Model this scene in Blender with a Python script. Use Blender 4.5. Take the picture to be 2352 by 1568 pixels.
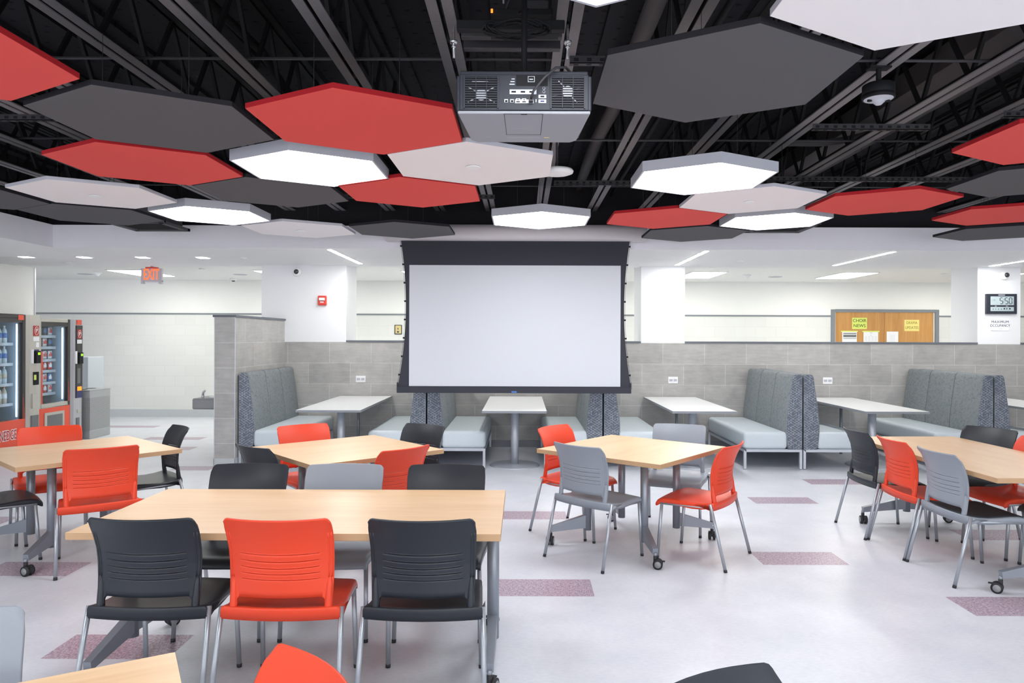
import bpy, bmesh, math, random
from math import sin, cos, pi, radians, sqrt
from mathutils import Vector, Matrix

random.seed(7)
for o in list(bpy.data.objects):
    bpy.data.objects.remove(o)
SC = bpy.context.scene
COL = SC.collection

# ------------------------------------------------------------------ camera, world, exposure
cam_d = bpy.data.cameras.new('camera')
cam_d.sensor_width = 36.0
cam_d.lens = 1640.0 / 2352.0 * 36.0
cam_d.shift_x = -24.0 / 2352.0
cam_d.shift_y = -9.0 / 2352.0
cam_d.clip_start = 0.05
cam = bpy.data.objects.new('camera', cam_d)
cam.location = (0, 0, 1.6)
cam.rotation_euler = (pi / 2, -0.0035, 0)
COL.objects.link(cam)
SC.camera = cam

SC.view_settings.view_transform = 'Standard'
SC.view_settings.look = 'None'
SC.view_settings.gamma = 1.0
SC.view_settings.use_curve_mapping = False
SC.view_settings.exposure = 1.3

world = bpy.data.worlds.new('world')
SC.world = world
world.use_nodes = True
bg = world.node_tree.nodes['Background']
bg.inputs[0].default_value = (0.96, 0.97, 1.0, 1)
bg.inputs[1].default_value = 1.3

HEX_LIGHT = 6.3       # emission of the hexagonal ceiling lights
LINE_LIGHT = 38.0      # recessed linear lights over the booths
TROFFER_LIGHT = 7.2   # square panels in the corridor
DOWN_LIGHT = 22.0

# ------------------------------------------------------------------ helpers
def srgb(r, g, b):
    def f(c):
        c /= 255.0
        return c / 12.92 if c <= 0.04045 else ((c + 0.055) / 1.055) ** 2.4
    return (f(r), f(g), f(b), 1.0)

class NT:
    def __init__(self, name):
        self.m = bpy.data.materials.new(name)
        self.m.use_nodes = True
        self.t = self.m.node_tree
        self.t.nodes.clear()
        self.out = self.n('ShaderNodeOutputMaterial')
    def n(self, typ, **kw):
        nd = self.t.nodes.new(typ)
        for k, v in kw.items():
            setattr(nd, k, v)
        return nd
    def l(self, a, b):
        self.t.links.new(a, b)
    def put(self, sock, v):
        if hasattr(v, 'is_output'):
            self.l(v, sock)
        else:
            sock.default_value = v
    def math(self, op, a, b=0.0, c=0.0):
        nd = self.n('ShaderNodeMath', operation=op)
        self.put(nd.inputs[0], a)
        self.put(nd.inputs[1], b)
        self.put(nd.inputs[2], c)
        return nd.outputs[0]
    def mix(self, fac, a, b):
        nd = self.n('ShaderNodeMix', data_type='RGBA')
        self.put(nd.inputs[0], fac)
        self.put(nd.inputs[6], a)
        self.put(nd.inputs[7], b)
        return nd.outputs[2]
    def obj(self):
        return self.n('ShaderNodeTexCoord').outputs['Object']
    def noise(self, vec, scale, detail=4.0, rough=0.5):
        nd = self.n('ShaderNodeTexNoise')
        self.l(vec, nd.inputs['Vector'])
        nd.inputs['Scale'].default_value = scale
        nd.inputs['Detail'].default_value = detail
        nd.inputs['Roughness'].default_value = rough
        return nd.outputs['Fac']
    def scale(self, vec, s):
        nd = self.n('ShaderNodeMapping')
        self.l(vec, nd.inputs['Vector'])
        nd.inputs['Scale'].default_value = s
        return nd.outputs[0]
    def ramp(self, fac, p0, p1):
        nd = self.n('ShaderNodeMapRange')
        self.put(nd.inputs['Value'], fac)
        nd.inputs['From Min'].default_value = p0
        nd.inputs['From Max'].default_value = p1
        return nd.outputs[0]
    def pbr(self, color, rough=0.5, metal=0.0, spec=0.5, bump=None, bstr=0.2, bdist=0.01):
        p = self.n('ShaderNodeBsdfPrincipled')
        self.put(p.inputs['Base Color'], color)
        self.put(p.inputs['Roughness'], rough)
        p.inputs['Metallic'].default_value = metal
        p.inputs['Specular IOR Level'].default_value = spec
        if bump is not None:
            b = self.n('ShaderNodeBump')
            b.inputs['Strength'].default_value = bstr
            b.inputs['Distance'].default_value = bdist
            self.l(bump, b.inputs['Height'])
            self.l(b.outputs[0], p.inputs['Normal'])
        self.l(p.outputs[0], self.out.inputs[0])
        return p

def simple(name, rgb, rough=0.5, metal=0.0, spec=0.5, var=0.06, nscale=40.0, bump=0.0):
    k = NT(name)
    co = k.obj()
    f = k.noise(co, nscale)
    c = srgb(*rgb)
    d = tuple(x * (1 - var) for x in c[:3]) + (1,)
    e = tuple(min(1, x * (1 + var)) for x in c[:3]) + (1,)
    col = k.mix(f, d, e)
    k.pbr(col, rough, metal, spec, bump=f if bump else None, bstr=bump, bdist=0.002)
    return k.m

def emis(name, rgb, strength):
    k = NT(name)
    e = k.n('ShaderNodeEmission')
    e.inputs[0].default_value = srgb(*rgb)
    e.inputs[1].default_value = strength
    k.l(e.outputs[0], k.out.inputs[0])
    return k.m

class MB:
    """collects shapes, then links them as ONE mesh object"""
    def __init__(self):
        self.v, self.f, self.mi, self.sm = [], [], [], []
    def add(self, vs, fs, mat=0, smooth=False, M=None):
        b = len(self.v)
        for p in vs:
            p = Vector(p)
            self.v.append(M @ p if M is not None else p)
        for f in fs:
            self.f.append([b + i for i in f])
            self.mi.append(mat)
            self.sm.append(smooth)
        return self
    def box(self, x0, x1, y0, y1, z0, z1, mat=0, M=None):
        vs = [(x, y, z) for z in (z0, z1) for y in (y0, y1) for x in (x0, x1)]
        fs = [(0, 2, 3, 1), (4, 5, 7, 6), (0, 1, 5, 4), (2, 6, 7, 3), (0, 4, 6, 2), (1, 3, 7, 5)]
        return self.add(vs, fs, mat, False, M)
    def bar(self, p0, p1, w, h, mat=0, w1=None, h1=None, up=(0, 0, 1)):
        """rectangular bar from p0 to p1, may taper"""
        p0, p1 = Vector(p0), Vector(p1)
        d = (p1 - p0).normalized()
        upv = Vector(up)
        s = d.cross(upv)
        if s.length < 1e-5:
            s = d.cross(Vector((1, 0, 0)))
        s.normalize()
        u = s.cross(d)
        w1 = w if w1 is None else w1
        h1 = h if h1 is None else h1
        vs = []
        for p, a, b in ((p0, w, h), (p1, w1, h1)):
            for i, j in ((-1, -1), (1, -1), (1, 1), (-1, 1)):
                vs.append(p + s * (i * a / 2) + u * (j * b / 2))
        return self.add(vs, [(0, 1, 2, 3), (7, 6, 5, 4), (0, 4, 5, 1), (1, 5, 6, 2), (2, 6, 7, 3), (3, 7, 4, 0)], mat)
    def tube(self, path, r, n=12, mat=0, cap=True, radii=None):
        path = [Vector(p) for p in path]
        rings = []
        prev = None
        for i, p in enumerate(path):
            a = path[max(i - 1, 0)]
            b = path[min(i + 1, len(path) - 1)]
            d = (b - a).normalized()
            if prev is None:
                s = d.cross(Vector((0, 0, 1)))
                if s.length < 1e-4:
                    s = Vector((1, 0, 0))
            else:
                s = prev - d * prev.dot(d)
            s.normalize()
            prev = s
            u = d.cross(s)
            rr = radii[i] if radii else r
            rings.append([p + s * (cos(2 * pi * k / n) * rr) + u * (sin(2 * pi * k / n) * rr) for k in range(n)])
        vs = [q for rg in rings for q in rg]
        fs = []
        for i in range(len(rings) - 1):
            for k in range(n):
                a, b = i * n + k, i * n + (k + 1) % n
                fs.append((a, b, b + n, a + n))
        self.add(vs, fs, mat, True)
        if cap:
            self.add(rings[0], [tuple(range(n))[::-1]], mat)
            self.add(rings[-1], [tuple(range(n))], mat)
        return self
    def lathe(self, prof, c=(0, 0, 0), n=24, mat=0, M=None, smooth=True):
        """profile [(r, z)] turned around the z axis"""
        vs, fs = [], []
        for r, z in prof:
            for k in range(n):
                vs.append((c[0] + r * cos(2 * pi * k / n), c[1] + r * sin(2 * pi * k / n), c[2] + z))
        for i in range(len(prof) - 1):
            for k in range(n):
                a, b = i * n + k, i * n + (k + 1) % n
                fs.append((a, b, b + n, a + n))
        self.add(vs, fs, mat, smooth, M)
        if prof[0][0] > 1e-6:
            self.add(vs[:n], [tuple(range(n))[::-1]], mat, False, M)
        if prof[-1][0] > 1e-6:
            self.add(vs[-n:], [tuple(range(n))], mat, False, M)
        return self
    def prism(self, poly, z0, z1, mat=0, M=None, side=None, smooth=False):
        """polygon [(x, y)] extruded in z"""
        n = len(poly)
        vs = [(x, y, z0) for x, y in poly] + [(x, y, z1) for x, y in poly]
        self.add(vs, [tuple(range(n))[::-1], tuple(range(n, 2 * n))], mat, False, M)
        self.add(vs, [(i, (i + 1) % n, n + (i + 1) % n, n + i) for i in range(n)], mat if side is None else side, smooth, M)
        return self
    def build(self, name, mats, parent=None, loc=None, bevel=0.0, seg=2, recalc=True, auto=False):
        me = bpy.data.meshes.new(name)
        bm = bmesh.new()
        bv = [bm.verts.new(p) for p in self.v]
        for f, mi, sm in zip(self.f, self.mi, self.sm):
            try:
                fc = bm.faces.new([bv[i] for i in f])
                fc.material_index = mi
                fc.smooth = sm
            except ValueError:
                pass
        bmesh.ops.remove_doubles(bm, verts=bm.verts, dist=1e-6)
        if recalc:
            bmesh.ops.recalc_face_normals(bm, faces=bm.faces)
        bm.to_mesh(me)
        bm.free()
        return link(name, me, mats, parent, loc, bevel, seg)

def link(name, me, mats, parent=None, loc=None, bevel=0.0, seg=2):
    if not isinstance(mats, (list, tuple)):
        mats = [mats]
    for m in mats:
        me.materials.append(m)
    o = bpy.data.objects.new(name, me)
    COL.objects.link(o)
    if parent:
        o.parent = parent
    if loc:
        o.location = loc
    if bevel:
        b = o.modifiers.new('bevel', 'BEVEL')
        b.width = bevel
        b.segments = seg
        b.limit_method = 'ANGLE'
    return o

def empty(name, label, cat, loc=(0, 0, 0), rz=0.0, group=None):
    o = bpy.data.objects.new(name, None)
    o.empty_display_size = 0.1
    COL.objects.link(o)
    o.location = loc
    o.rotation_euler = (0, 0, rz)
    return tag(o, label, cat, group)

def tag(o, label, cat, group=None, kind=None):
    o['label'] = label
    o['category'] = cat
    if group:
        o['group'] = group
    if kind:
        o['kind'] = kind
    return o

def struct(o, label=None, cat=None):
    o['kind'] = 'structure'
    if label:
        o['label'] = label
        o['category'] = cat
    return o

KIDS = {}
def dup(root, loc, rz, label, group=None):
    """copy of a thing with copies of its parts and sub-parts"""
    r = root.copy()
    COL.objects.link(r)
    r.location = loc
    r.rotation_euler = (0, 0, rz)
    r['label'] = label
    if group:
        r['group'] = group
    for ch in KIDS.setdefault(root.name, list(root.children)):
        c = ch.copy()
        COL.objects.link(c)
        c.parent = r
        for g in KIDS.setdefault(ch.name, list(ch.children)):
            d = g.copy()
            COL.objects.link(d)
            d.parent = c
    return r

def text_mesh(body, size, extrude=0.001, align='CENTER', bold=0.0, sx=1.0, spacing=1.0, line=1.0):
    cu = bpy.data.curves.new('lettering', 'FONT')
    cu.body = body
    cu.size = size
    cu.extrude = extrude
    cu.align_x = align
    cu.align_y = 'CENTER'
    cu.offset = bold
    cu.space_character = spacing
    cu.space_line = line
    o = bpy.data.objects.new('lettering', cu)
    COL.objects.link(o)
    dg = bpy.context.evaluated_depsgraph_get()
    me = bpy.data.meshes.new_from_object(o.evaluated_get(dg))
    bpy.data.objects.remove(o)
    bpy.data.curves.remove(cu)
    if sx != 1.0:
        me.transform(Matrix.Diagonal((sx, 1, 1, 1)))
    me.materials.clear()
    return me

def text(body, size, mat, parent, loc, rot=(pi / 2, 0, 0), name='lettering', **kw):
    me = text_mesh(body, size, **kw)
    o = link(name, me, mat, parent, loc)
    o.rotation_euler = rot
    return o

# ------------------------------------------------------------------ materials
def mat_floor():
    k = NT('vinyl_floor')
    co = k.obj()
    a = k.noise(co, 3.0, 6, 0.6)
    b = k.noise(k.scale(co, (30, 90, 30)), 1.0, 3, 0.6)
    f = k.math('ADD', k.math('MULTIPLY', a, 0.55), k.math('MULTIPLY', b, 0.45))
    col = k.mix(k.ramp(f, 0.35, 0.65), srgb(201, 205, 214), srgb(219, 222, 229))
    r = k.math('ADD', 0.30, k.math('MULTIPLY', a, 0.10))
    k.pbr(col, r, spec=0.45)
    return k.m

def mat_floor_accent():
    k = NT('purple_floor_tile')
    co = k.obj()
    a = k.noise(k.scale(co, (45, 160, 1)), 1.0, 3, 0.7)
    b = k.noise(k.scale(co, (160, 45, 1)), 1.0, 3, 0.7)
    f = k.ramp(k.math('MULTIPLY', k.math('ADD', a, b), 0.5), 0.42, 0.58)
    col = k.mix(f, srgb(132, 108, 126), srgb(204, 190, 202))
    k.pbr(col, 0.32, spec=0.4)
    return k.m

def mat_tile():
    k = NT('grey_stone_tile')
    co = k.obj()
    sp = k.n('ShaderNodeSeparateXYZ')
    k.l(co, sp.inputs[0])
    xy = k.math('ADD', sp.outputs[0], sp.outputs[1])
    cb = k.n('ShaderNodeCombineXYZ')
    k.l(xy, cb.inputs[0])
    k.l(sp.outputs[2], cb.inputs[1])
    br = k.n('ShaderNodeTexBrick')
    k.l(cb.outputs[0], br.inputs['Vector'])
    br.inputs['Scale'].default_value = 1.0
    br.inputs['Brick Width'].default_value = 0.61
    br.inputs['Row Height'].default_value = 0.305
    br.inputs['Mortar Size'].default_value = 0.0035
    br.inputs['Mortar Smooth'].default_value = 0.0
    br.inputs['Color1'].default_value = srgb(168, 167, 165)
    br.inputs['Color2'].default_value = srgb(183, 182, 179)
    br.inputs['Mortar'].default_value = srgb(200, 199, 197)
    a = k.noise(k.scale(cb.outputs[0], (4, 30, 1)), 1.0, 6, 0.65)
    b = k.noise(co, 6.0, 5, 0.6)
    f = k.ramp(k.math('MULTIPLY', k.math('ADD', a, b), 0.5), 0.35, 0.68)
    mul = k.n('ShaderNodeMix', data_type='RGBA', blend_type='MULTIPLY')
    mul.inputs[0].default_value = 1.0
    k.l(br.outputs['Color'], mul.inputs[6])
    k.l(k.mix(f, (0.80, 0.80, 0.80, 1), (1.08, 1.08, 1.08, 1)), mul.inputs[7])
    k.pbr(mul.outputs[2], 0.42, spec=0.4, bump=br.outputs['Fac'], bstr=-0.25, bdist=0.003)
    return k.m

def mat_block():
    k = NT('glazed_block')
    co = k.obj()
    sp = k.n('ShaderNodeSeparateXYZ')
    k.l(co, sp.inputs[0])
    cb = k.n('ShaderNodeCombineXYZ')
    k.l(k.math('ADD', sp.outputs[0], sp.outputs[1]), cb.inputs[0])
    k.l(sp.outputs[2], cb.inputs[1])
    br = k.n('ShaderNodeTexBrick')
    k.l(cb.outputs[0], br.inputs['Vector'])
    br.inputs['Scale'].default_value = 1.0
    br.inputs['Brick Width'].default_value = 0.405
    br.inputs['Row Height'].default_value = 0.203
    br.inputs['Mortar Size'].default_value = 0.004
    br.inputs['Color1'].default_value = srgb(222, 224, 221)
    br.inputs['Color2'].default_value = srgb(226, 228, 225)
    br.inputs['Mortar'].default_value = srgb(217, 219, 216)
    k.pbr(br.outputs['Color'], 0.35, spec=0.4, bump=br.outputs['Fac'], bstr=-0.12, bdist=0.003)
    return k.m

def mat_maple():
    k = NT('maple_laminate')
    co = k.obj()
    a = k.noise(k.scale(co, (3, 60, 3)), 1.0, 6, 0.6)
    b = k.noise(k.scale(co, (1.2, 9, 1)), 1.0, 3, 0.5)
    f = k.ramp(k.math('MULTIPLY', k.math('ADD', a, b), 0.5), 0.32, 0.68)
    col = k.mix(f, srgb(217, 179, 136), srgb(233, 200, 160))
    k.pbr(col, 0.33, spec=0.4)
    return k.m

def mat_ply():
    k = NT('plywood_edge')
    co = k.obj()
    sp = k.n('ShaderNodeSeparateXYZ')
    k.l(co, sp.inputs[0])
    fr = k.math('FRACT', k.math('MULTIPLY', sp.outputs[2], 160.0))
    s = k.math('GREATER_THAN', fr, 0.55)
    n = k.noise(co, 60.0, 3)
    col = k.mix(s, srgb(194, 160, 124), srgb(176, 143, 109))
    k.pbr(col, 0.5, spec=0.3, bump=n, bstr=0.05)
    return k.m

def mat_oak():
    k = NT('oak_veneer')
    co = k.obj()
    a = k.noise(k.scale(co, (40, 40, 2.0)), 1.0, 6, 0.65)
    b = k.noise(k.scale(co, (7, 7, 0.6)), 1.0, 4, 0.5)
    f = k.ramp(k.math('MULTIPLY', k.math('ADD', a, b), 0.5), 0.36, 0.64)
    col = k.mix(f, srgb(182, 130, 72), srgb(208, 158, 98))
    k.pbr(col, 0.4, spec=0.35)
    return k.m

def line_family(k, px, pz, ang, s, w, prob, seed, L):
    nx, nz = -sin(ang), cos(ang)
    dx, dz = cos(ang), sin(ang)
    t = k.math('DIVIDE', k.math('ADD', k.math('MULTIPLY', px, nx), k.math('MULTIPLY', pz, nz)), s)
    al = k.math('DIVIDE', k.math('ADD', k.math('MULTIPLY', px, dx), k.math('MULTIPLY', pz, dz)), L)
    cell = k.math('FLOOR', t)
    off = k.math('FRACT', k.math('MULTIPLY', cell, 0.5))
    seg = k.math('FLOOR', k.math('ADD', al, off))
    cb = k.n('ShaderNodeCombineXYZ')
    k.l(cell, cb.inputs[0])
    k.l(seg, cb.inputs[1])
    cb.inputs[2].default_value = seed
    wn = k.n('ShaderNodeTexWhiteNoise', noise_dimensions='3D')
    k.l(cb.outputs[0], wn.inputs['Vector'])
    on = k.math('LESS_THAN', wn.outputs['Value'], prob)
    d = k.math('ABSOLUTE', k.math('SUBTRACT', k.math('FRACT', t), 0.5))
    ln = k.math('LESS_THAN', d, w)
    return k.math('MULTIPLY', on, ln)

def mat_pattern():
    """charcoal upholstery with a maze of thin pale lines"""
    k = NT('line_pattern_upholstery')
    co = k.obj()
    sp = k.n('ShaderNodeSeparateXYZ')
    k.l(co, sp.inputs[0])
    x, z = sp.outputs[0], sp.outputs[2]
    s = 0.026
    a = line_family(k, x, z, radians(33), s, 0.05, 0.66, 1.0, s * 2.2)
    b = line_family(k, x, z, radians(-33), s, 0.05, 0.62, 2.0, s * 2.2)
    c = line_family(k, x, z, radians(90), s * 1.2, 0.04, 0.32, 3.0, s * 1.2)
    f = k.math('MAXIMUM', k.math('MAXIMUM', a, b), c)
    col = k.mix(f, srgb(104, 111, 122), srgb(188, 195, 204))
    k.pbr(col, 0.8, spec=0.2)
    return k.m

def mat_weave():
    """grey upholstery woven in a fine diagonal zigzag"""
    k = NT('zigzag_upholstery')
    co = k.obj()
    sp = k.n('ShaderNodeSeparateXYZ')
    k.l(co, sp.inputs[0])
    y, z = sp.outputs[1], sp.outputs[2]
    s = 0.013
    a = line_family(k, y, z, radians(36), s, 0.16, 0.75, 4.0, s * 2.0)
    b = line_family(k, y, z, radians(-36), s, 0.16, 0.62, 5.0, s * 2.0)
    f = k.math('MAXIMUM', a, b)
    col = k.mix(f, srgb(110, 116, 121), srgb(140, 146, 150))
    k.pbr(col, 0.75, spec=0.25)
    return k.m

def mat_glass():
    k = NT('window_glass')
    t = k.n('ShaderNodeBsdfTransparent')
    t.inputs[0].default_value = (0.93, 0.97, 0.98, 1)
    g = k.n('ShaderNodeBsdfGlossy')
    g.inputs['Roughness'].default_value = 0.05
    m = k.n('ShaderNodeMixShader')
    m.inputs[0].default_value = 0.05
    k.l(t.outputs[0], m.inputs[1])
    k.l(g.outputs[0], m.inputs[2])
    k.l(m.outputs[0], k.out.inputs[0])
    return k.m

def mat_perf(name, c0, c1, s):
    """sheet metal with a grid of small holes"""
    k = NT(name)
    co = k.obj()
    sp = k.n('ShaderNodeSeparateXYZ')
    k.l(co, sp.inputs[0])
    h = k.math('ADD', sp.outputs[0], sp.outputs[1])
    u = k.math('ABSOLUTE', k.math('SUBTRACT', k.math('FRACT', k.math('DIVIDE', h, s)), 0.5))
    v = k.math('ABSOLUTE', k.math('SUBTRACT', k.math('FRACT', k.math('DIVIDE', sp.outputs[2], s)), 0.5))
    r = k.math('SQRT', k.math('ADD', k.math('MULTIPLY', u, u), k.math('MULTIPLY', v, v)))
    f = k.math('LESS_THAN', r, 0.3)
    k.pbr(k.mix(f, srgb(*c0), srgb(*c1)), 0.4, metal=0.0, spec=0.5)
    return k.m

def mat_deck():
    k = NT('black_roof_deck')
    co = k.obj()
    sp = k.n('ShaderNodeSeparateXYZ')
    k.l(co, sp.inputs[0])
    u = k.math('ABSOLUTE', k.math('SUBTRACT', k.math('FRACT', k.math('MULTIPLY', sp.outputs[0], 9.0)), 0.5))
    v = k.math('ABSOLUTE', k.math('SUBTRACT', k.math('FRACT', k.math('MULTIPLY', sp.outputs[1], 6.0)), 0.5))
    r = k.math('ADD', k.math('MULTIPLY', u, u), k.math('MULTIPLY', k.math('MULTIPLY', v, v), 5.0))
    f = k.math('LESS_THAN', r, 0.03)
    n = k.noise(co, 5.0)
    k.pbr(k.mix(f, srgb(40, 40, 45), srgb(16, 16, 19)), 0.75, spec=0.2, bump=n, bstr=0.3, bdist=0.02)
    return k.m

M = dict(
    floor=mat_floor(), accent=mat_floor_accent(), tile=mat_tile(), block=mat_block(), maple=mat_maple(),
    ply=mat_ply(), oak=mat_oak(), pattern=mat_pattern(), weave=mat_weave(), glass=mat_glass(), deck=mat_deck(),
    paint=simple('white_wall_paint', (232, 234, 238), 0.6, var=0.012, nscale=8),
    ceil=simple('white_ceiling_paint', (243, 243, 245), 0.7, var=0.012, nscale=8),
    fascia=simple('soffit_paint', (240, 240, 248), 0.6, var=0.012, nscale=8),
    upper=simple('off_white_paint', (240, 241, 239), 0.6, var=0.012, nscale=8),
    cap=simple('charcoal_cap', (98, 103, 112), 0.5, var=0.05),
    trimgrey=simple('grey_trim', (128, 134, 140), 0.5, var=0.04),
    base=simple('cove_base', (190, 195, 199), 0.5, var=0.03),
    alum=simple('brushed_aluminium', (200, 204, 210), 0.35, metal=0.6, var=0.05, nscale=90),
    black=simple('charcoal_plastic', (34, 39, 47), 0.42, spec=0.45, var=0.14, nscale=420, bump=0.12),
    orange=simple('orange_plastic', (224, 70, 41), 0.42, spec=0.4, var=0.06, nscale=420, bump=0.10),
    grey=simple('grey_plastic', (140, 147, 157), 0.42, spec=0.45, var=0.06, nscale=420, bump=0.10),
    steel=simple('silver_painted_steel', (168, 174, 182), 0.35, metal=0.55, var=0.06, nscale=200),
    column=simple('table_leg_steel', (142, 148, 158), 0.38, metal=0.45, var=0.06, nscale=200),
    pad=simple('dark_seat_pad', (40, 45, 54), 0.6, var=0.1, nscale=300),
    rubber=simple('black_rubber', (34, 36, 40), 0.6, var=0.1),
    hub=simple('caster_hub', (138, 140, 144), 0.45, var=0.06),
    vinyl=simple('pale_blue_grey_vinyl', (206, 217, 224), 0.38, spec=0.45, var=0.03, nscale=60),
    seam=simple('seam_thread', (70, 75, 80), 0.8),
    benchmetal=simple('satin_bench_metal', (196, 201, 210), 0.4, metal=0.5, var=0.03),
    laminate=simple('pale_grey_laminate', (214, 216, 218), 0.4, spec=0.4, var=0.02, nscale=20),
    lamedge=simple('grey_edge_band', (134, 139, 146), 0.5, var=0.03),
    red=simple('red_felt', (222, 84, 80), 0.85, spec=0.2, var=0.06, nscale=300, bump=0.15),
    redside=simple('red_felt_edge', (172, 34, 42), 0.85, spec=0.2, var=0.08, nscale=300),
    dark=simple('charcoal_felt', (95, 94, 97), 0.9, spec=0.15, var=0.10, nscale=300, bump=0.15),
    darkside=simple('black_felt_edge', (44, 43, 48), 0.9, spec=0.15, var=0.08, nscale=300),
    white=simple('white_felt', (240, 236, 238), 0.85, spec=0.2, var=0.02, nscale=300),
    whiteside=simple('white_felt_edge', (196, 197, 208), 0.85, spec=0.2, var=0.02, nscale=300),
    lamphouse=simple('lamp_housing', (186, 189, 200), 0.5, spec=0.4, var=0.02),
    glow=emis('lamp_diffuser', (249, 252, 255), HEX_LIGHT),
    glowline=emis('linear_diffuser', (255, 252, 246), LINE_LIGHT),
    glowtroffer=emis('troffer_diffuser', (255, 253, 244), TROFFER_LIGHT),
    glowdown=emis('downlight_lens', (255, 250, 242), DOWN_LIGHT),
    joist=simple('dark_painted_steel', (122, 119, 122), 0.6, spec=0.3, var=0.12, nscale=60),
    web=simple('black_painted_steel', (22, 22, 25), 0.65, spec=0.3, var=0.12, nscale=60),
    duct=simple('dark_duct', (84, 81, 83), 0.6, spec=0.3, var=0.08),
    strut=simple('dark_strut', (58, 57, 61), 0.5, spec=0.35, var=0.1),
    zinc=simple('zinc', (205, 208, 212), 0.25, metal=0.8, var=0.05),
    screen=simple('screen_fabric', (205, 209, 216), 0.8, spec=0.2, var=0.006, nscale=5),
    screenblack=simple('screen_border', (58, 60, 68), 0.8, spec=0.25, var=0.10, nscale=400),
    casing=simple('screen_casing', (214, 208, 214), 0.5, var=0.02),
    projblack=simple('projector_back', (38, 42, 52), 0.5, spec=0.4, var=0.08, nscale=300),
    projgrey=simple('projector_shell', (148, 150, 158), 0.5, spec=0.4, var=0.05, nscale=400, bump=0.1),
    dull=simple('dull_black', (22, 23, 27), 0.7, spec=0.3, var=0.1),
    port=simple('port_plate', (172, 176, 184), 0.4, metal=0.3, var=0.05),
    ink=simple('dark_ink', (58, 62, 84), 0.7, var=0.03),
    paper=simple('white_paper', (238, 240, 244), 0.8, var=0.01),
    lime=simple('lime_paper', (218, 232, 120), 0.8, var=0.02),
    yellow=simple('pale_yellow_paper', (238, 224, 138), 0.8, var=0.02),
    inkgreen=simple('green_black_ink', (74, 92, 40), 0.8, var=0.03),
    inkgold=simple('olive_ink', (160, 146, 62), 0.8, var=0.03),
    inkgrey=simple('grey_ink', (116, 118, 122), 0.8, var=0.03),
    inklight=simple('pale_ink', (208, 211, 218), 0.8, var=0.02),
    brass=simple('cream_brass', (214, 198, 140), 0.4, metal=0.2, var=0.05),
    alarm=simple('alarm_red', (214, 62, 46), 0.4, var=0.04),
    domewhite=simple('white_housing', (236, 238, 240), 0.4, var=0.01),
    domeglass=simple('smoked_dome', (52, 54, 58), 0.12, spec=0.7, var=0.05),
    lcd=simple('lcd', (172, 188, 192), 0.3, spec=0.5, var=0.02),
    lcdink=simple('lcd_segment', (42, 48, 58), 0.4, var=0.02),
    clockframe=simple('clock_frame', (40, 44, 56), 0.3, spec=0.6, var=0.05),
    exitgrey=simple('exit_housing', (196, 190, 200), 0.35, spec=0.5, var=0.02),
    exitred=emis('exit_letters', (255, 84, 44), 1.15),
    ledorange=emis('indicator', (255, 96, 24), 2.0),
    ledgreen=emis('reader_screen', (150, 200, 60), 0.7),
    vendsilver=simple('vending_silver', (188, 186, 178), 0.4, metal=0.25, var=0.03),
    vendcol=simple('vending_column', (182, 184, 190), 0.35, metal=0.3, var=0.03),
    vendblack=simple('vending_black', (52, 50, 50), 0.4, spec=0.5, var=0.06),
    vendorange=simple('vending_orange', (232, 84, 58), 0.4, var=0.03),
    vendin=simple('vending_interior', (136, 158, 178), 0.4, var=0.03),
    vendtube=emis('vending_tube', (225, 240, 255), 3.5),
    logored=simple('round_badge_red', (178, 50, 48), 0.5, var=0.04),
    navy=simple('navy_decal', (48, 54, 106), 0.5, var=0.04),
    label_blue=simple('bottle_label', (72, 122, 200), 0.5, var=0.05),
    water=simple('clear_bottle', (196, 214, 226), 0.15, spec=0.7, var=0.03),
    tea=simple('pale_drink', (198, 190, 176), 0.2, spec=0.6, var=0.05),
    snackred=simple('snack_red', (206, 52, 58), 0.35, var=0.08),
    snackwhite=simple('snack_white', (226, 226, 232), 0.35, var=0.06),
    snackdark=simple('snack_dark', (52, 54, 66), 0.35, var=0.1),
    snackblue=simple('snack_blue', (66, 108, 172), 0.35, var=0.08),
    perf=mat_perf('perforated_steel', (164, 167, 168), (112, 116, 118), 0.016),
    binsteel=simple('bin_steel', (172, 176, 178), 0.4, metal=0.3, var=0.04),
    cabinetgrey=simple('blue_grey_panel', (188, 196, 204), 0.4, var=0.03),
    fount=simple('fountain_steel', (142, 144, 146), 0.35, metal=0.5, var=0.08),
)

# ------------------------------------------------------------------ setting
H_SOFFIT = 2.65       # underside of the white ceiling round the open area
H_CORR = 2.72         # corridor ceiling
Y_FASCIA = 8.48
Y_WALL = 10.45        # face of the tiled booth wall
Y_FAR = 14.2          # far corridor wall

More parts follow.
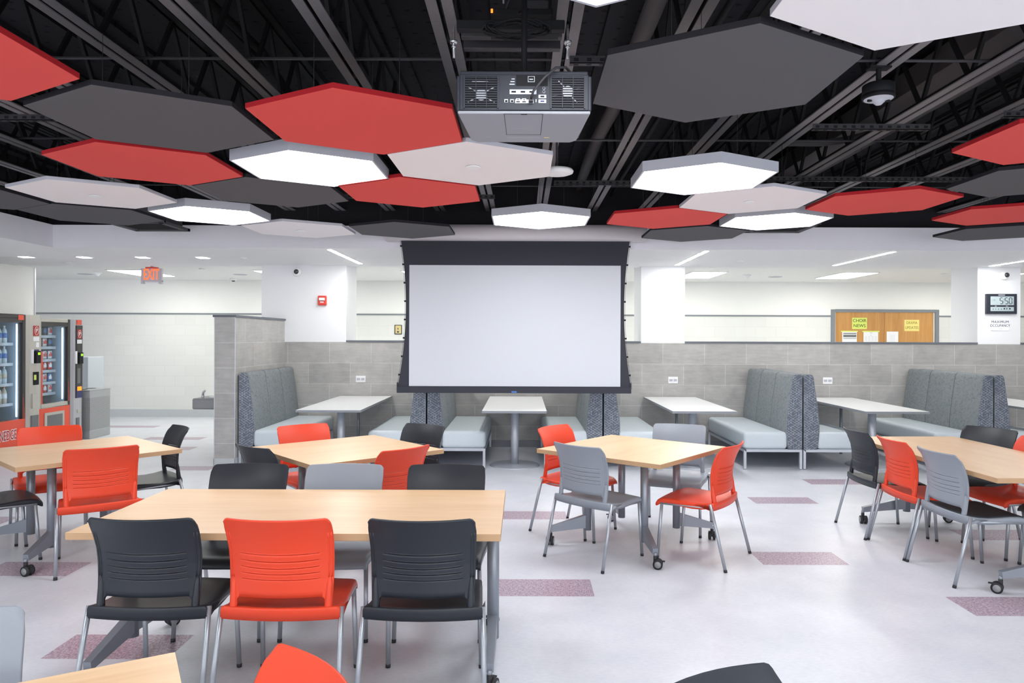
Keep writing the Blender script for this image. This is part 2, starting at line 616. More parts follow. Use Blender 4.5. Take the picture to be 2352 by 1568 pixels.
def make_floor():
    acc = [(3.18, 3.89, 7.84, 8.13), (2.27, 2.88, 6.92, 7.20), (1.71, 2.32, 5.05, 5.355), (2.63, 3.24, 4.13, 4.435),
           (-0.21, 0.40, 6.29, 6.58), (-0.157, 0.453, 4.42, 4.73), (-2.385, -1.755, 3.54, 3.83), (-3.65, -3.04, 4.76, 5.055),
           (-5.04, -4.43, 6.06, 6.32), (-4.22, -3.75, 8.53, 8.81), (-5.55, -4.69, 10.05, 10.35), (-5.9, -5.0, 11.05, 11.35),
           (-7.4, -6.45, 12.5, 12.78), (-5.3, -4.5, 12.9, 13.2), (3.585, 4.19, 5.69, 6.0), (4.9, 5.5, 7.0, 7.3), (5.3, 5.9, 4.7, 5.0),
           (-1.2, -0.6, 2.2, 2.5), (1.3, 1.9, 2.5, 2.8), (-4.6, -4.0, 3.5, 3.8)]
    xs = sorted({-12.0, 12.0} | {a for r in acc for a in r[:2]})
    ys = sorted({-4.0, Y_FAR + 0.1} | {a for r in acc for a in r[2:]})
    mb = MB()
    for i in range(len(xs) - 1):
        for j in range(len(ys) - 1):
            cx, cy = (xs[i] + xs[i + 1]) / 2, (ys[j] + ys[j + 1]) / 2
            mi = 1 if any(r[0] < cx < r[1] and r[2] < cy < r[3] for r in acc) else 0
            mb.add([(xs[i], ys[j], 0), (xs[i + 1], ys[j], 0), (xs[i + 1], ys[j + 1], 0), (xs[i], ys[j + 1], 0)], [(0, 1, 2, 3)], mi)
    struct(mb.build('floor', [M['floor'], M['accent']], recalc=False))
make_floor()

# black roof deck over the open area, closed down to the soffit at the back and left
mb = MB()
mb.box(-8, 12, -4, 8.75, 3.62, 3.72)
mb.box(-8, 12, 8.62, 8.75, 2.92, 3.62)
mb.box(-5.85, -5.72, -4, 8.62, 2.92, 3.62)
for i in range(46):       # ribs of the steel deck
    x = -5.6 + i * 0.36
    mb.box(x, x + 0.1, -3.9, 8.6, 3.585, 3.62)
struct(mb.build('ceiling', M['deck']))
# white dropped ceiling with its fascia
mb = MB()
mb.box(-12, 12, Y_FASCIA, 10.66, H_SOFFIT, 2.92)
mb.box(-12, -5.58, -4, Y_FASCIA, H_SOFFIT, 2.92)
o = struct(mb.build('ceiling', [M['ceil'], M['fascia']]))
for p in o.data.polygons:
    if abs(p.normal.z) < 0.5:
        p.material_index = 1
struct(MB().box(-12, 12, 10.66, Y_FAR + 0.1, H_CORR, H_CORR + 0.1).build('ceiling', M['upper']))

# far corridor wall
struct(MB().box(-12, 6.13, Y_FAR, Y_FAR + 0.15, 2.05, 2.9).box(8.27, 12, Y_FAR, Y_FAR + 0.15, 2.05, 2.9).box(6.13, 8.27, Y_FAR, Y_FAR + 0.15, 2.18, 2.9).build('wall_far', M['upper']))
mb = MB().box(-12, 6.13, Y_FAR, Y_FAR + 0.15, 0.0, 2.05).box(8.27, 12, Y_FAR, Y_FAR + 0.15, 0, 2.05)
struct(mb.build('wall_far', M['block']))
struct(MB().box(-12, 6.13, Y_FAR - 0.012, Y_FAR, 2.035, 2.065).box(8.27, 12, Y_FAR - 0.012, Y_FAR, 2.035, 2.065).build('trim_rail', M['trimgrey']))
struct(MB().box(-12, 6.13, Y_FAR - 0.012, Y_FAR, 0, 0.15).box(8.27, 12, Y_FAR - 0.012, Y_FAR, 0, 0.15).build('baseboard_far', M['base']))
# tiled booth wall, partition and columns
struct(MB().box(-3.82, 12, Y_WALL, Y_WALL + 0.2, 0, 1.525).build('wall_booth', M['tile']))
for i, (a, b) in enumerate(((-2.58, 1.733), (2.377, 6.66), (7.29, 12))):
    struct(MB().box(a, b, Y_WALL - 0.012, Y_WALL + 0.215, 1.525, 1.552).build('trim_cap', M['cap'], bevel=0.003))
struct(MB().box(-3.47, 12, Y_WALL - 0.01, Y_WALL, 0, 0.1).build('baseboard_booth', M['lamedge']))
mb = MB()
mb.box(-3.73, -3.48, 8.65, Y_WALL + 0.2, 0.0, 1.835)
struct(mb.build('wall_partition', M['tile']))
struct(MB().box(-3.748, -3.462, 8.632, Y_WALL - 0.002, 1.835, 1.862).build('trim_cap', M['cap'], bevel=0.003))
struct(MB().box(-3.735, -3.475, 8.643, 8.65, 0, 0.125).box(-3.48, -3.473, 8.643, Y_WALL, 0, 0.125).box(-3.737, -3.73, 8.643, Y_WALL, 0, 0.125).build('baseboard_partition', M['base']))
struct(MB().box(-3.484, -3.476, 8.646, 8.654, 0.125, 1.835).box(-3.734, -3.726, 8.646, 8.654, 0.125, 1.835).build('trim_corner', M['alum']))
for a, b in ((-3.82, -2.58), (1.733, 2.377), (6.66, 7.29)):
    struct(MB().box(a, b, Y_WALL + 0.001, 11.1, 1.525, 2.74).build('column', M['paint'], bevel=0.004))
    struct(MB().box(a + 0.01, b - 0.01, Y_WALL + 0.2, 11.09, 0, 1.53).build('column', M['paint']))
# left wall the vending machines stand against
struct(MB().box(-7.78, -7.58, -4, 11.1, 0, 2.66).build('wall_left', M['upper']))
struct(MB().box(-7.79, -7.572, 11.08, 11.108, 0, 2.66).build('trim_corner', M['alum']))
struct(MB().box(-12.1, -12, 8, Y_FAR + 0.1, 0, 2.75).build('wall_corridor', M['upper']))
struct(MB().box(10.2, 10.35, -4, Y_FAR + 0.1, 0, 3.7).build('wall_right', M['upper']))

# ------------------------------------------------------------------ open ceiling steel
def joist(x, label):
    mb = MB()
    for s in (-1, 1):
        mb.box(x + s * 0.011, x + s * 0.062, -3.9, 8.6, 3.12, 3.128)
        mb.box(x + s * 0.011, x + s * 0.017, -3.9, 8.6, 3.128, 3.17, 1)
        mb.box(x + s * 0.011, x + s * 0.055, -3.9, 8.6, 3.56, 3.568, 1)
    y = -3.6
    up = True
    while y < 8.3:
        y2 = y + 0.26
        mb.bar((x, y, 3.13 if up else 3.56), (x, y2, 3.56 if up else 3.13), 0.02, 0.028, 1)
        up = not up
        y = y2
    o = struct(mb.build('ceiling_joist', [M['joist'], M['web']]))
    return o
for k in range(-8, 16):
    joist(-0.385 + 0.603 * k, '')

def strut(x0, x1, y, z, label, thick=0.04):
    """perforated channel hung across the joists"""
    mb = MB()
    mb.box(x0, x1, y, y + 0.004, z, z + thick)
    mb.box(x0, x1, y, y + thick, z, z + 0.004)
    n = int((x1 - x0) / 0.06)
    for i in range(n):
        xx = x0 + (i + 0.5) * (x1 - x0) / n
        mb.box(xx - 0.013, xx + 0.013, y - 0.002, y + 0.0, z + 0.010, z + thick - 0.012, 1)
        mb.box(xx - 0.013, xx + 0.013, y + 0.014, y + 0.028, z - 0.0015, z + 0.0, 1)
    o = mb.build('strut_channel', [M['strut'], M['dull']])
    return tag(o, label, 'strut', 'perforated channels under the joists')
strut(2.05, 2.88, 5.05, 3.08, 'perforated channel above the pendant dome camera, bridging two ceiling joists')
strut(3.2, 4.8, 4.75, 3.08, 'perforated channel over the rightmost large red ceiling panel')
strut(2.3, 4.4, 6.7, 3.08, 'perforated channel above the red panel right of the white one')
strut(0.3, 1.2, 6.9, 3.08, 'perforated channel above the lamp nearest the screen casing')
strut(0.25, 0.46, 3.85, 3.08, 'short perforated channel just right of the projector')
strut(-3.9, -2.6, 3.6, 3.08, 'perforated channel at far left behind the cut-off red panel')
strut(-4.5, -2.9, 4.9, 3.08, 'perforated channel above the white panel at far left')
strut(-2.3, -0.3, 7.6, 3.08, 'perforated channel above the farthest charcoal panel')
for i, (y, z) in enumerate(((1.6, 3.15), (3.98, 3.15), (5.6, 3.15), (7.3, 3.15))):
    o = MB().tube([(-5.5, y, z), (10, y, z)], 0.009, 8).build('bridging_rod', M['strut'])
    tag(o, ['bridging rod across the joists nearest the camera', 'bridging rod across the joists behind the projector',
            'bridging rod across the joists over the middle lamps', 'bridging rod across the joists nearest the screen'][i], 'rod', 'bridging rods across the joists')

mb = MB().box(2.71, 3.13, 2.2, 8.5, 3.34, 3.5)
tag(mb.build('air_duct', M['duct'], bevel=0.004), 'flat dark air duct above the joists on the right', 'duct')
path = [(2.93, 1.5, 3.27), (2.93, 5.3, 3.27)] + [(2.93 - 0.42 * (1 - cos(a)), 5.3 + 0.8 * sin(a), 3.27) for a in [radians(q) for q in range(10, 91, 10)]] + [(2.1, 6.1, 3.27)]
tag(MB().tube(path, 0.03, 12).build('conduit_pipe', M['duct']), 'dark conduit on the right bending left beside the flat duct', 'pipe')
path = [(-1.74, 2.4, 3.45), (-1.74, 4.0, 3.45), (-1.69, 4.6, 3.44), (-1.72, 5.2, 3.38), (-1.74, 5.25, 3.30)]
tag(MB().tube(path, 0.028, 10).build('conduit_pipe', M['web']), 'dark curved conduit above the left charcoal panel', 'pipe')
path = [(0.70, 3.2, 3.38), (0.70, 5.6, 3.38), (0.66, 6.4, 3.38), (0.66, 8.5, 3.38)]
tag(MB().tube(path, 0.055, 14).build('drain_pipe', M['duct']), 'thick dark pipe above the gap right of the projector', 'pipe')
tag(MB().tube([(1.05, 3.0, 3.3), (1.05, 8.5, 3.3)], 0.02, 10).build('conduit_pipe', M['web']), 'thin dark straight conduit beside the thick pipe', 'pipe')

# ------------------------------------------------------------------ hexagonal ceiling panels and lamps
Z_HEX = 2.70
def hexpoly(w):
    s = w / sqrt(3)
    return [(s * cos(radians(a)), s * sin(radians(a))) for a in range(30, 390, 60)]

def hangers(root, z0, w=0.5):
    for a in (90, 210, 330):
        x, y = 0.5 * w * cos(radians(a)), 0.5 * w * sin(radians(a))
        MB().tube([(x, y, z0), (x, y, 3.12 - Z_HEX)], 0.0016, 6).build('hanger_wire', M['strut'], root)

def hex_panel(kind, x, y, label, w=1.0, cap=True):
    word = {'red': 'red', 'dark': 'charcoal', 'white': 'white'}[kind]
    r = empty('ceiling_panel', label, 'ceiling panel', (x, y, Z_HEX), 0, word + ' hexagonal ceiling panels')
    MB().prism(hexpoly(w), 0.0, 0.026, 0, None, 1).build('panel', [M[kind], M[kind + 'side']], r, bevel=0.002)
    hangers(r, 0.026)
    if kind == 'white' and cap:
        MB().lathe([(0.045, -0.010), (0.047, -0.006), (0.047, -0.004), (0.03, 0.001)], n=28).build('sprinkler_cover', M['domewhite'], r)
    return r

def hex_light(x, y, label, w=0.90):
    r = empty('hexagon_light', label, 'ceiling light', (x, y, Z_HEX), 0, 'hexagonal ceiling lights')
    o, i = hexpoly(w), hexpoly(w - 0.024)
    mb = MB()
    n = 6
    vs = [(a, b, 0) for a, b in o] + [(a, b, 0.068) for a, b in o] + [(a, b, 0) for a, b in i] + [(a, b, 0.012) for a, b in i]
    fs = []
    for k in range(n):
        j = (k + 1) % n
        fs += [(k, j, n + j, n + k), (k, 2 * n + k, 2 * n + j, j), (2 * n + k, 3 * n + k, 3 * n + j, 2 * n + j)]
    fs += [tuple(range(n, 2 * n))]
    mb.add(vs, fs)
    mb.build('housing', M['lamphouse'], r)
    MB().prism(hexpoly(w - 0.026), 0.004, 0.010).build('diffuser', M['glow'], r)
    hangers(r, 0.068)
    return r

hex_panel('dark', -1.893, 3.704, 'large charcoal hexagon panel at upper left, touching the large red one')
hex_panel('red', -0.842, 3.732, 'large red hexagon panel just left of the projector')
hex_panel('red', -2.40, 2.77, 'red hexagon panel cut off by the left edge of the photo')
hex_panel('red', -2.428, 4.628, 'red hexagon panel left of the largest left lamp')
hex_light(-1.385, 4.72, 'glowing hexagon lamp between three red panels on the left')
hex_panel('white', -0.32, 4.594, 'white hexagon panel below the projector')
hex_panel('red', -0.848, 5.485, 'red hexagon panel behind the white one under the projector')
hex_panel('dark', -1.914, 5.504, 'charcoal hexagon panel behind the largest left lamp')
hex_panel('white', -3.35, 5.594, 'white hexagon panel at far left, left of the second lamp')
hex_light(-2.85, 6.54, 'glowing hexagon lamp behind the far left white panel')
hex_panel('white', -2.296, 7.38, 'white hexagon panel against the fascia, left of the screen')
hex_panel('dark', -1.232, 7.399, 'charcoal hexagon panel at the upper left corner of the screen')
hex_panel('dark', -3.919, 6.52, 'charcoal hexagon panel behind the far left white panel')
hex_panel('dark', -4.445, 5.664, 'charcoal hexagon panel cut off at the left edge of the photo')
hex_panel('white', 1.341, 2.151, 'huge white hexagon panel cut off at the upper right', cap=False)
hex_panel('dark', 0.827, 3.071, 'large charcoal hexagon panel right of the projector')
hex_light(0.241, 1.86, 'hexagon lamp at the top edge, only its tip in view')
hex_light(1.24, 4.98, 'glowing hexagon lamp behind the large right charcoal panel')
hex_panel('white', 1.82, 5.742, 'white hexagon panel between two lamps on the right')
hex_light(0.165, 6.74, 'glowing hexagon lamp above the middle of the screen')
hex_panel('red', 1.311, 6.62, 'red hexagon panel right of the middle lamp')
hex_panel('red', 2.912, 5.813, 'red hexagon panel right of the small white one')
hex_light(2.38, 6.76, 'glowing hexagon lamp farthest back on the right')
hex_panel('dark', 1.808, 7.586, 'charcoal hexagon panel at the upper right corner of the screen')
hex_panel('red', 3.034, 3.935, 'large red hexagon panel cut off by the right edge')
hex_panel('dark', 3.608, 4.96, 'charcoal hexagon panel at right edge behind the large red one')
hex_panel('red', 4.30, 6.35, 'red hexagon panel low at the right edge')
hex_panel('dark', 4.93, 7.43, 'charcoal hexagon panel against the fascia at right edge')
# unseen copies of the lamps, added beside and behind the camera to brighten the room
for q, (x, y) in enumerate(((-2.4, 0.6), (2.7, 1.2), (-3.6, 2.3), (4.9, 2.6), (0.6, -0.9), (-1.2, -2.0), (3.2, -1.4), (6.2, 5.0))):
    hex_light(x, y, 'added hexagon lamp out of view, brightening the near part of the room')

def diffuser(x, y, label):
    r = empty('air_diffuser', label, 'air vent', (x, y, 2.80), 0, 'dark square air vents')
    mb = MB()
    for s in (-1, 1):
        mb.box(s * 0.28 - 0.03, s * 0.28 + 0.03, -0.31, 0.31, 0, 0.03)
        mb.box(-0.31, 0.31, s * 0.28 - 0.03, s * 0.28 + 0.03, 0, 0.03)
    mb.box(-0.25, 0.25, -0.25, 0.25, 0.05, 0.3)
    mb.build('frame', M['dark'], r, bevel=0.002)
    for k in range(8):
        yy = -0.22 + k * 0.062
        MB().bar((-0.25, yy, 0.018), (0.25, yy, 0.018), 0.034, 0.003, up=(0, 0.5, 1)).build('slat', M['web'], r)
    MB().tube([(0, 0, 0.3), (0, 0, 0.5)], 0.1, 16).build('duct_collar', M['dull'], r)
    return r
diffuser(-4.12, 7.87, 'dark square air vent below the left soffit corner')
diffuser(2.83, 7.82, 'dark square air vent below the farthest right lamp')

r = empty('access_point', 'round white disc hanging behind the white panel under the projector', 'access point', (0.235, 4.96, 2.735))
MB().lathe([(0.0, 0.0), (0.09, 0.0), (0.112, 0.008), (0.116, 0.02), (0.108, 0.032), (0.0, 0.034)], n=36).build('housing', M['domewhite'], r)
MB().tube([(0, 0, 0.034), (0, 0, 0.84)], 0.008, 8).build('stem', M['strut'], r)

# pendant dome camera under the right joists
r = empty('pendant_camera', 'black pendant camera with clear dome under the right ceiling joists', 'camera', (1.99, 4.0, 2.93))
MB().lathe([(0.083, 0.012), (0.086, 0.02), (0.086, 0.034), (0.082, 0.036), (0.085, 0.04), (0.085, 0.088), (0.075, 0.095), (0, 0.095)], n=32).build('housing', M['dull'], r)
mb = MB().lathe([(0.0, -0.022), (0.015, -0.020), (0.026, -0.010), (0.034, 0.002), (0.055, 0.006), (0.08, 0.013), (0.082, 0.014), (0.0, 0.016)], n=32)
mb.build('dome', M['lamphouse'], r)
for sx in (-1, 1):
    MB().lathe([(0.013, 0.0), (0.013, 0.01), (0, 0.01)], c=(sx * 0.05, 0, -0.001), n=16).build('lens', M['dull'], r)
MB().tube([(0, 0, 0.09), (0, 0, 0.24)], 0.014, 12).build('stem', M['dull'], r)
MB().box(-0.06, 0.06, -0.03, 0.03, 0.18, 0.192).build('bracket', M['dull'], r)

# ------------------------------------------------------------------ projector
def projector():
    X0, Y0, Z0 = 0.003, 2.72, 2.452
    r = empty('projector', 'grey and black ceiling projector seen from behind', 'projector', (X0, Y0, Z0))
    hw, d, h = 0.257, 0.40, 0.165
    mb = MB()
    # shell: bottom face narrows towards the lens side with rounded corners
    bot = [(-hw + 0.004, 0.0), (hw - 0.004, 0.0), (hw - 0.03, d - 0.03), (hw - 0.055, d), (-hw + 0.055, d), (-hw + 0.03, d - 0.03)]
    mb.prism(bot, 0.0, 0.012)
    top = [(-hw, 0.0), (hw, 0.0), (hw - 0.02, d - 0.02), (hw - 0.05, d + 0.005), (-hw + 0.05, d + 0.005), (-hw + 0.02, d - 0.02)]
    mb.prism(top, 0.012, h - 0.02, 1)
    mb.prism([(x * 0.95, y * 0.97 + 0.005) for x, y in top], h - 0.02, h, 1)
    mb.build('shell', [M['projgrey'], M['projblack']], r, bevel=0.004)
    # rear plate
    MB().box(-0.245, 0.245, -0.006, 0.002, 0.012, 0.148).build('rear_panel', M['projblack'], r, bevel=0.003)
    # lamp door on the underside
    mb = MB()
    mb.box(-0.076, 0.072, 0.0, 0.0025, -0.0006, 0.0)
    mb.box(-0.076, 0.072, 0.2775, 0.28, -0.0006, 0.0)
    mb.bar((-0.076, 0, -0.0003), (-0.072, 0.28, -0.0003), 0.0018, 0.0006)
    mb.bar((0.072, 0, -0.0003), (0.070, 0.28, -0.0003), 0.0018, 0.0006)
    mb.box(-0.012, 0.012, 0.006, 0.012, -0.0006, 0.0)
    mb.build('lamp_door', M['dull'], r)
    mb = MB()
    for i in range(22):
        mb.box(-0.05 + i * 0.0043, -0.05 + i * 0.0043 + 0.0026, 0.185, 0.190, -0.0006, 0)
    mb.box(-0.07, 0.068, 0.318, 0.323, -0.0006, 0)
    for i in range(5):
        mb.box(-0.162 + i * 0.0044, -0.159 + i * 0.0044, 0.312, 0.319, -0.0006, 0)
    mb.build('lettering', M['port'], r)
    MB().box(0.086, 0.108, 0.318, 0.325, -0.0006, 0).build('sticker', M['yellow'], r)
    # two fan grilles
    for cx, hx in ((-0.163, -0.163), (0.166, 0.166)):
        g = MB()
        for k in range(13):
            z = 0.026 + k * 0.009
            g.box(cx - 0.062, cx + 0.062, -0.012, -0.008, z - 0.0016, z + 0.0016)
        for sx in (-0.02, 0.02):
            g.box(cx + sx - 0.0012, cx + sx + 0.0012, -0.0125, -0.008, 0.02, 0.14)
        for sx in (-0.064, 0.064):
            g.box(cx + sx - 0.003, cx + sx + 0.003, -0.012, -0.004, 0.018, 0.142)
        g.build('fan_grille', M['projblack'], r)
        MB().box(cx - 0.06, cx + 0.06, -0.0066, -0.006, 0.02, 0.14).build('grille_recess', M['dull'], r)
        f = MB()
        f.add([(cx + 0.022 * cos(2 * pi * k / 24), -0.0072, 0.07 + (0.012 if cx > 0 else 0) + 0.022 * sin(2 * pi * k / 24)) for k in range(24)], [tuple(range(24))])
        zc = 0.07 + (0.012 if cx > 0 else 0)
        for a in ((35, 145, 215, 325) if cx < 0 else (125, 305, 200, 20)):
            f.bar((cx + 0.02 * cos(radians(a)), -0.007, zc + 0.02 * sin(radians(a))), (cx + 0.062 * cos(radians(a)), -0.007, zc + 0.05 * sin(radians(a))), 0.0012, 0.003, 0 if (cx < 0 or a in (125, 305)) else 1)
        if cx < 0:
            f.box(cx - 0.035, cx + 0.025, -0.0072, -0.0068, 0.118, 0.121)
        f.build('fan', [M['port'], M['strut']], r)
    # sockets
    mb = MB()
    mb.box(-0.055, 0.047, -0.008, -0.006, 0.072, 0.090)
    mb.box(-0.034, 0.036, -0.008, -0.006, 0.038, 0.052)
    mb.box(-0.031, -0.015, -0.008, -0.006, 0.052, 0.056)
    mb.box(-0.008, 0.008, -0.008, -0.006, 0.052, 0.056)
    for x0 in (-0.075, -0.053):
        mb.box(x0, x0 + 0.014, -0.008, -0.006, 0.041, 0.053)
    for z0 in (0.039, 0.057):
        mb.box(0.055, 0.084, -0.008, -0.006, z0, z0 + 0.013)
    for zz in (0.082, 0.095):
        mb.lathe([(0.0058, 0.0), (0.0058, 0.002), (0, 0.002)], n=14, M=Matrix.Translation((0.075, -0.006, zz)) @ Matrix.Rotation(pi / 2, 4, 'X'))
    mb.box(0.044, 0.047, -0.008, -0.006, 0.042, 0.053)
    for x0 in (-0.048, -0.013, 0.02):
        mb.box(x0, x0 + 0.017, -0.0088, -0.008, 0.078, 0.084, 1)
    for x0 in (-0.073, -0.051):
        mb.box(x0 + 0.001, x0 + 0.010, -0.0088, -0.008, 0.042, 0.049, 1)
    for x0 in (-0.030, -0.007):
        mb.box(x0, x0 + 0.014, -0.0088, -0.008, 0.041, 0.045, 1)
        mb.box(x0 + 0.005, x0 + 0.009, -0.0088, -0.008, 0.049, 0.053, 1)
    for z0, m in ((0.0425, 2), (0.0605, 1)):
        mb.box(0.062, 0.077, -0.0088, -0.008, z0, z0 + 0.006, m)
    for zz in (0.082, 0.095):
        mb.box(0.0725, 0.0775, -0.0092, -0.008, zz - 0.0025, zz + 0.0025, 1)
    mb.build('socket_panel', [M['port'], M['dull'], M['navy']], r)
    # power inlet
    mb = MB().box(-0.03, 0.09, -0.0075, -0.006, 0.104, 0.145, 1)
    mb.box(0.014, 0.040, -0.009, -0.0075, 0.118, 0.140)
    mb.box(0.016, 0.038, -0.0095, -0.009, 0.120, 0.138, 1)
    mb.box(0.020, 0.034, -0.0100, -0.0095, 0.126, 0.130)
    for k in range(3):
        mb.box(-0.056 + k * 0.004, -0.036, -0.0075, -0.006, 0.108 + k * 0.010, 0.112 + k * 0.010)
    mb.build('power_inlet', [M['port'], M['dull']], r)
    mb = MB()
    mb.box(0.018, 0.034, -0.03, -0.008, 0.039, 0.055)
    mb.tube([(0.026, -0.028, 0.048), (0.035, -0.05, 0.07), (0.075, -0.05, 0.12), (0.12, -0.03, 0.165), (0.16, 0.02, 0.185), (0.19, 0.06, 0.17)], 0.005, 8)
    mb.build('cable', M['strut'], r)
    # mounting plate up to the carriage
    MB().box(-0.09, 0.09, 0.1, 0.28, h, h + 0.03).tube([(0, 0.19, h), (0, 0.19, 0.58)], 0.012, 12).build('mount', M['dull'], r)
projector()

r = empty('projector_carriage', 'black projector mounting rails hung from two joists above the projector', 'mount', (0.0, 3.2, 2.98))
for k, (yy, zz) in enumerate(((0.22, 0.06), (0.36, 0.06), (0.0, 0.0))):
    MB().box(-0.30, 0.185, yy, yy + 0.045, zz, zz + 0.045).build('rail', M['strut'] if k < 2 else M['dull'], r, bevel=0.004)
for sx in (-0.34, 0.215):
    mb = MB().tube([(sx, 0.28, -0.02), (sx, 0.28, 0.16)], 0.006, 8)
    mb.lathe([(0.006, 0.0), (0.017, 0.0), (0.02, 0.008), (0.02, 0.014), (0.006, 0.016)], c=(sx, 0.28, 0.05), n=18)
    mb.lathe([(0.006, 0.0), (0.012, 0.002), (0.012, 0.012), (0.006, 0.014)], c=(sx, 0.28, 0.03), n=6)
    mb.build('threaded_rod', M['zinc'], r)
MB().box(-0.15, 0.16, 0.045, 0.11, 0.0, 0.012).build('shelf', M['dull'], r)
r = empty('cable_coil', 'bundle of coiled black cables lying above the projector', 'cable', (0.0, 3.03, 2.915))
mb = MB()
for k in range(9):
    a = 0.11 + 0.012 * (k % 4)
    pts = [(-0.03 + a * cos(t), 0.02 * k * 0.3 + 0.02 * sin(3 * t + k), 0.0 + 0.030 * sin(t) + 0.004 * (k % 3)) for t in [2 * pi * q / 20 for q in range(21)]]
    mb.tube(pts, 0.0045, 6, cap=False)
mb.build('loops', M['dull'], r)
MB().tube([(0.02, 0.05, 0.02), (0.0, 0.1, 0.1), (0.02, 0.18, 0.16), (-0.02, 0.3, 0.2)], 0.005, 6).build('lead', M['dull'], r)
r = empty('media_box', 'small black network box with orange light above the projector', 'electronics', (-0.04, 3.5, 3.155))
MB().box(-0.12, 0.18, -0.06, 0.08, 0.0, 0.03).build('tray', M['dull'], r, bevel=0.003)
MB().box(0.03, 0.16, -0.05, 0.06, 0.03, 0.075).build('case', M['strut'], r, bevel=0.003)
MB().box(-0.118, -0.108, -0.064, -0.06, 0.008, 0.026).build('indicator_light', M['ledorange'], r)
MB().tube([(-0.05, -0.02, 0.03), (-0.03, -0.03, 0.09), (0.03, -0.02, 0.1), (0.08, 0, 0.075)], 0.006, 8).build('cable', M['strut'], r)
MB().box(-0.062, -0.054, -0.03, -0.022, 0.07, 0.085).build('plug', M['port'], r)

# ------------------------------------------------------------------ projection screen
def screen():
    Y = 8.33
    r = empty('projection_screen', 'large white projection screen with black border in front of the booths', 'screen', (0, Y, 0))
    # case: an extruded rounded housing under the fascia
    prof = [(0.09, 2.725), (-0.05, 2.725), (-0.10, 2.745), (-0.125, 2.79), (-0.125, 2.85), (-0.10, 2.90), (0.13, 2.90), (0.13, 2.725)]
    mb = MB()
    x0, x1 = -1.60, 1.43
    vs = [(x0, y, z) for y, z in prof] + [(x1, y, z) for y, z in prof]
    n = len(prof)
    mb.add(vs, [tuple(range(n)), tuple(range(n, 2 * n))[::-1]])
    mb.add(vs, [(i, (i + 1) % n, n + (i + 1) % n, n + i) for i in range(n)], 0, True)
    mb.build('casing', M['casing'], r)
    MB().box(1.32, 1.38, -0.128, -0.124, 2.868, 2.884).build('badge', M['navy'], r)
    def edge(z):
        t = (z - 1.02) / (2.735 - 1.02)
        return 0.075 * (1 - (2 * t - 1) ** 2) - 0.012 * (1 - t) + 0.01 * 0
    zs = [1.02 + (2.735 - 1.02) * k / 24 for k in range(25)]
    L = [(-1.442 + edge(z) + 0.02 * ((z - 1.02) / 1.715), z) for z in zs]
    Rr = [(1.258 - edge(z) - 0.008 * ((z - 1.02) / 1.715), z) for z in zs]
    poly = L + Rr[::-1]
    mb = MB()
    for dy in (-0.001, 0.001):
        for k in range(24):
            mb.add([(L[k][0], dy, L[k][1]), (Rr[k][0], dy, Rr[k][1]), (Rr[k + 1][0], dy, Rr[k + 1][1]), (L[k + 1][0], dy, L[k + 1][1])], [(0, 1, 2, 3)])
    mb.build('border', M['screenblack'], r)
    MB().box(-1.321, 1.143, -0.004, -0.0015, 1.031, 2.441).build('picture_area', M['screen'], r)
    # tensioning tabs and cords
    for side, E in ((-1, L), (1, Rr)):
        for k in range(2, 24, 3):
            x, z = E[k]
            MB().box(x + side * 0.008 - 0.011, x + side * 0.008 + 0.011, -0.004, 0.004, z - 0.010, z + 0.010).build('tension_tab', M['dull'], r)
        MB().tube([(E[0][0] + side * 0.012, 0, 1.0)] + [(x + side * 0.01, 0, z) for x, z in E[1:]], 0.0018, 6).build('tension_cord', M['strut'], r)
    mb = MB().box(-1.463, 1.27, -0.018, 0.018, 0.952, 1.024)
    mb.box(-1.463, -1.45, -0.018, 0.018, 1.02, 1.075).box(1.257, 1.27, -0.018, 0.018, 1.02, 1.075)
    mb.build('bottom_bar', M['screenblack'], r, bevel=0.004)
    MB().box(-0.125, -0.065, -0.020, -0.018, 0.958, 0.975).build('badge', M['label_blue'], r)
screen()

# ------------------------------------------------------------------ lights in the white ceilings
for x, lab in ((-2.32, 'recessed line of light over the booth table left of the screen'),
               (-0.09, 'recessed line of light over the booth table hidden behind the screen'),
               (2.21, 'recessed line of light beside the column right of the screen'),
               (4.46, 'recessed line of light over the third booth table from the left'),
               (6.70, 'recessed line of light at the clock column')):
    r = empty('linear_light', lab, 'ceiling light', (x, 9.4, H_SOFFIT), 0, 'recessed linear lights')
    MB().box(-0.036, 0.036, -0.83, 0.83, -0.004, 0.01).build('trim', M['ceil'], r)
    MB().box(-0.026, 0.026, -0.82, 0.82, -0.006, -0.003).build('diffuser', M['glowline'], r)
for x, lab in ((-6.71, 'square corridor light behind the exit sign'), (-4.24, 'square corridor light left of the camera column'),
               (-1.75, 'square corridor light hidden left of the screen top'), (0.7, 'square corridor light behind the screen'),
               (3.15, 'square corridor light right of the plain column'), (5.70, 'square corridor light above the wooden doors'),
               (8.2, 'square corridor light behind the clock column')):
    r = empty('troffer_light', lab, 'ceiling light', (x, 12.6, H_CORR), 0, 'square corridor lights')
    MB().box(-0.31, 0.31, -0.61, 0.61, -0.012, 0.01).build('frame', M['ceil'], r)
    MB().box(-0.28, 0.28, -0.58, 0.58, -0.016, -0.008).build('diffuser', M['glowtroffer'], r)
names = ['leftmost', 'second from left', 'third from left', 'rightmost']
for q, x in enumerate((-6.6, -5.83, -5.05, -4.25)):
    r = empty('downlight', names[q] + ' of the four small square downlights before the exit sign', 'ceiling light', (x, 9.49, H_SOFFIT), 0, 'small square downlights')
    MB().box(-0.085, 0.085, -0.085, 0.085, -0.005, 0.01).build('trim', M['ceil'], r)
    MB().box(-0.065, 0.065, -0.065, 0.065, -0.008, -0.003).build('lens', M['glowdown'], r)
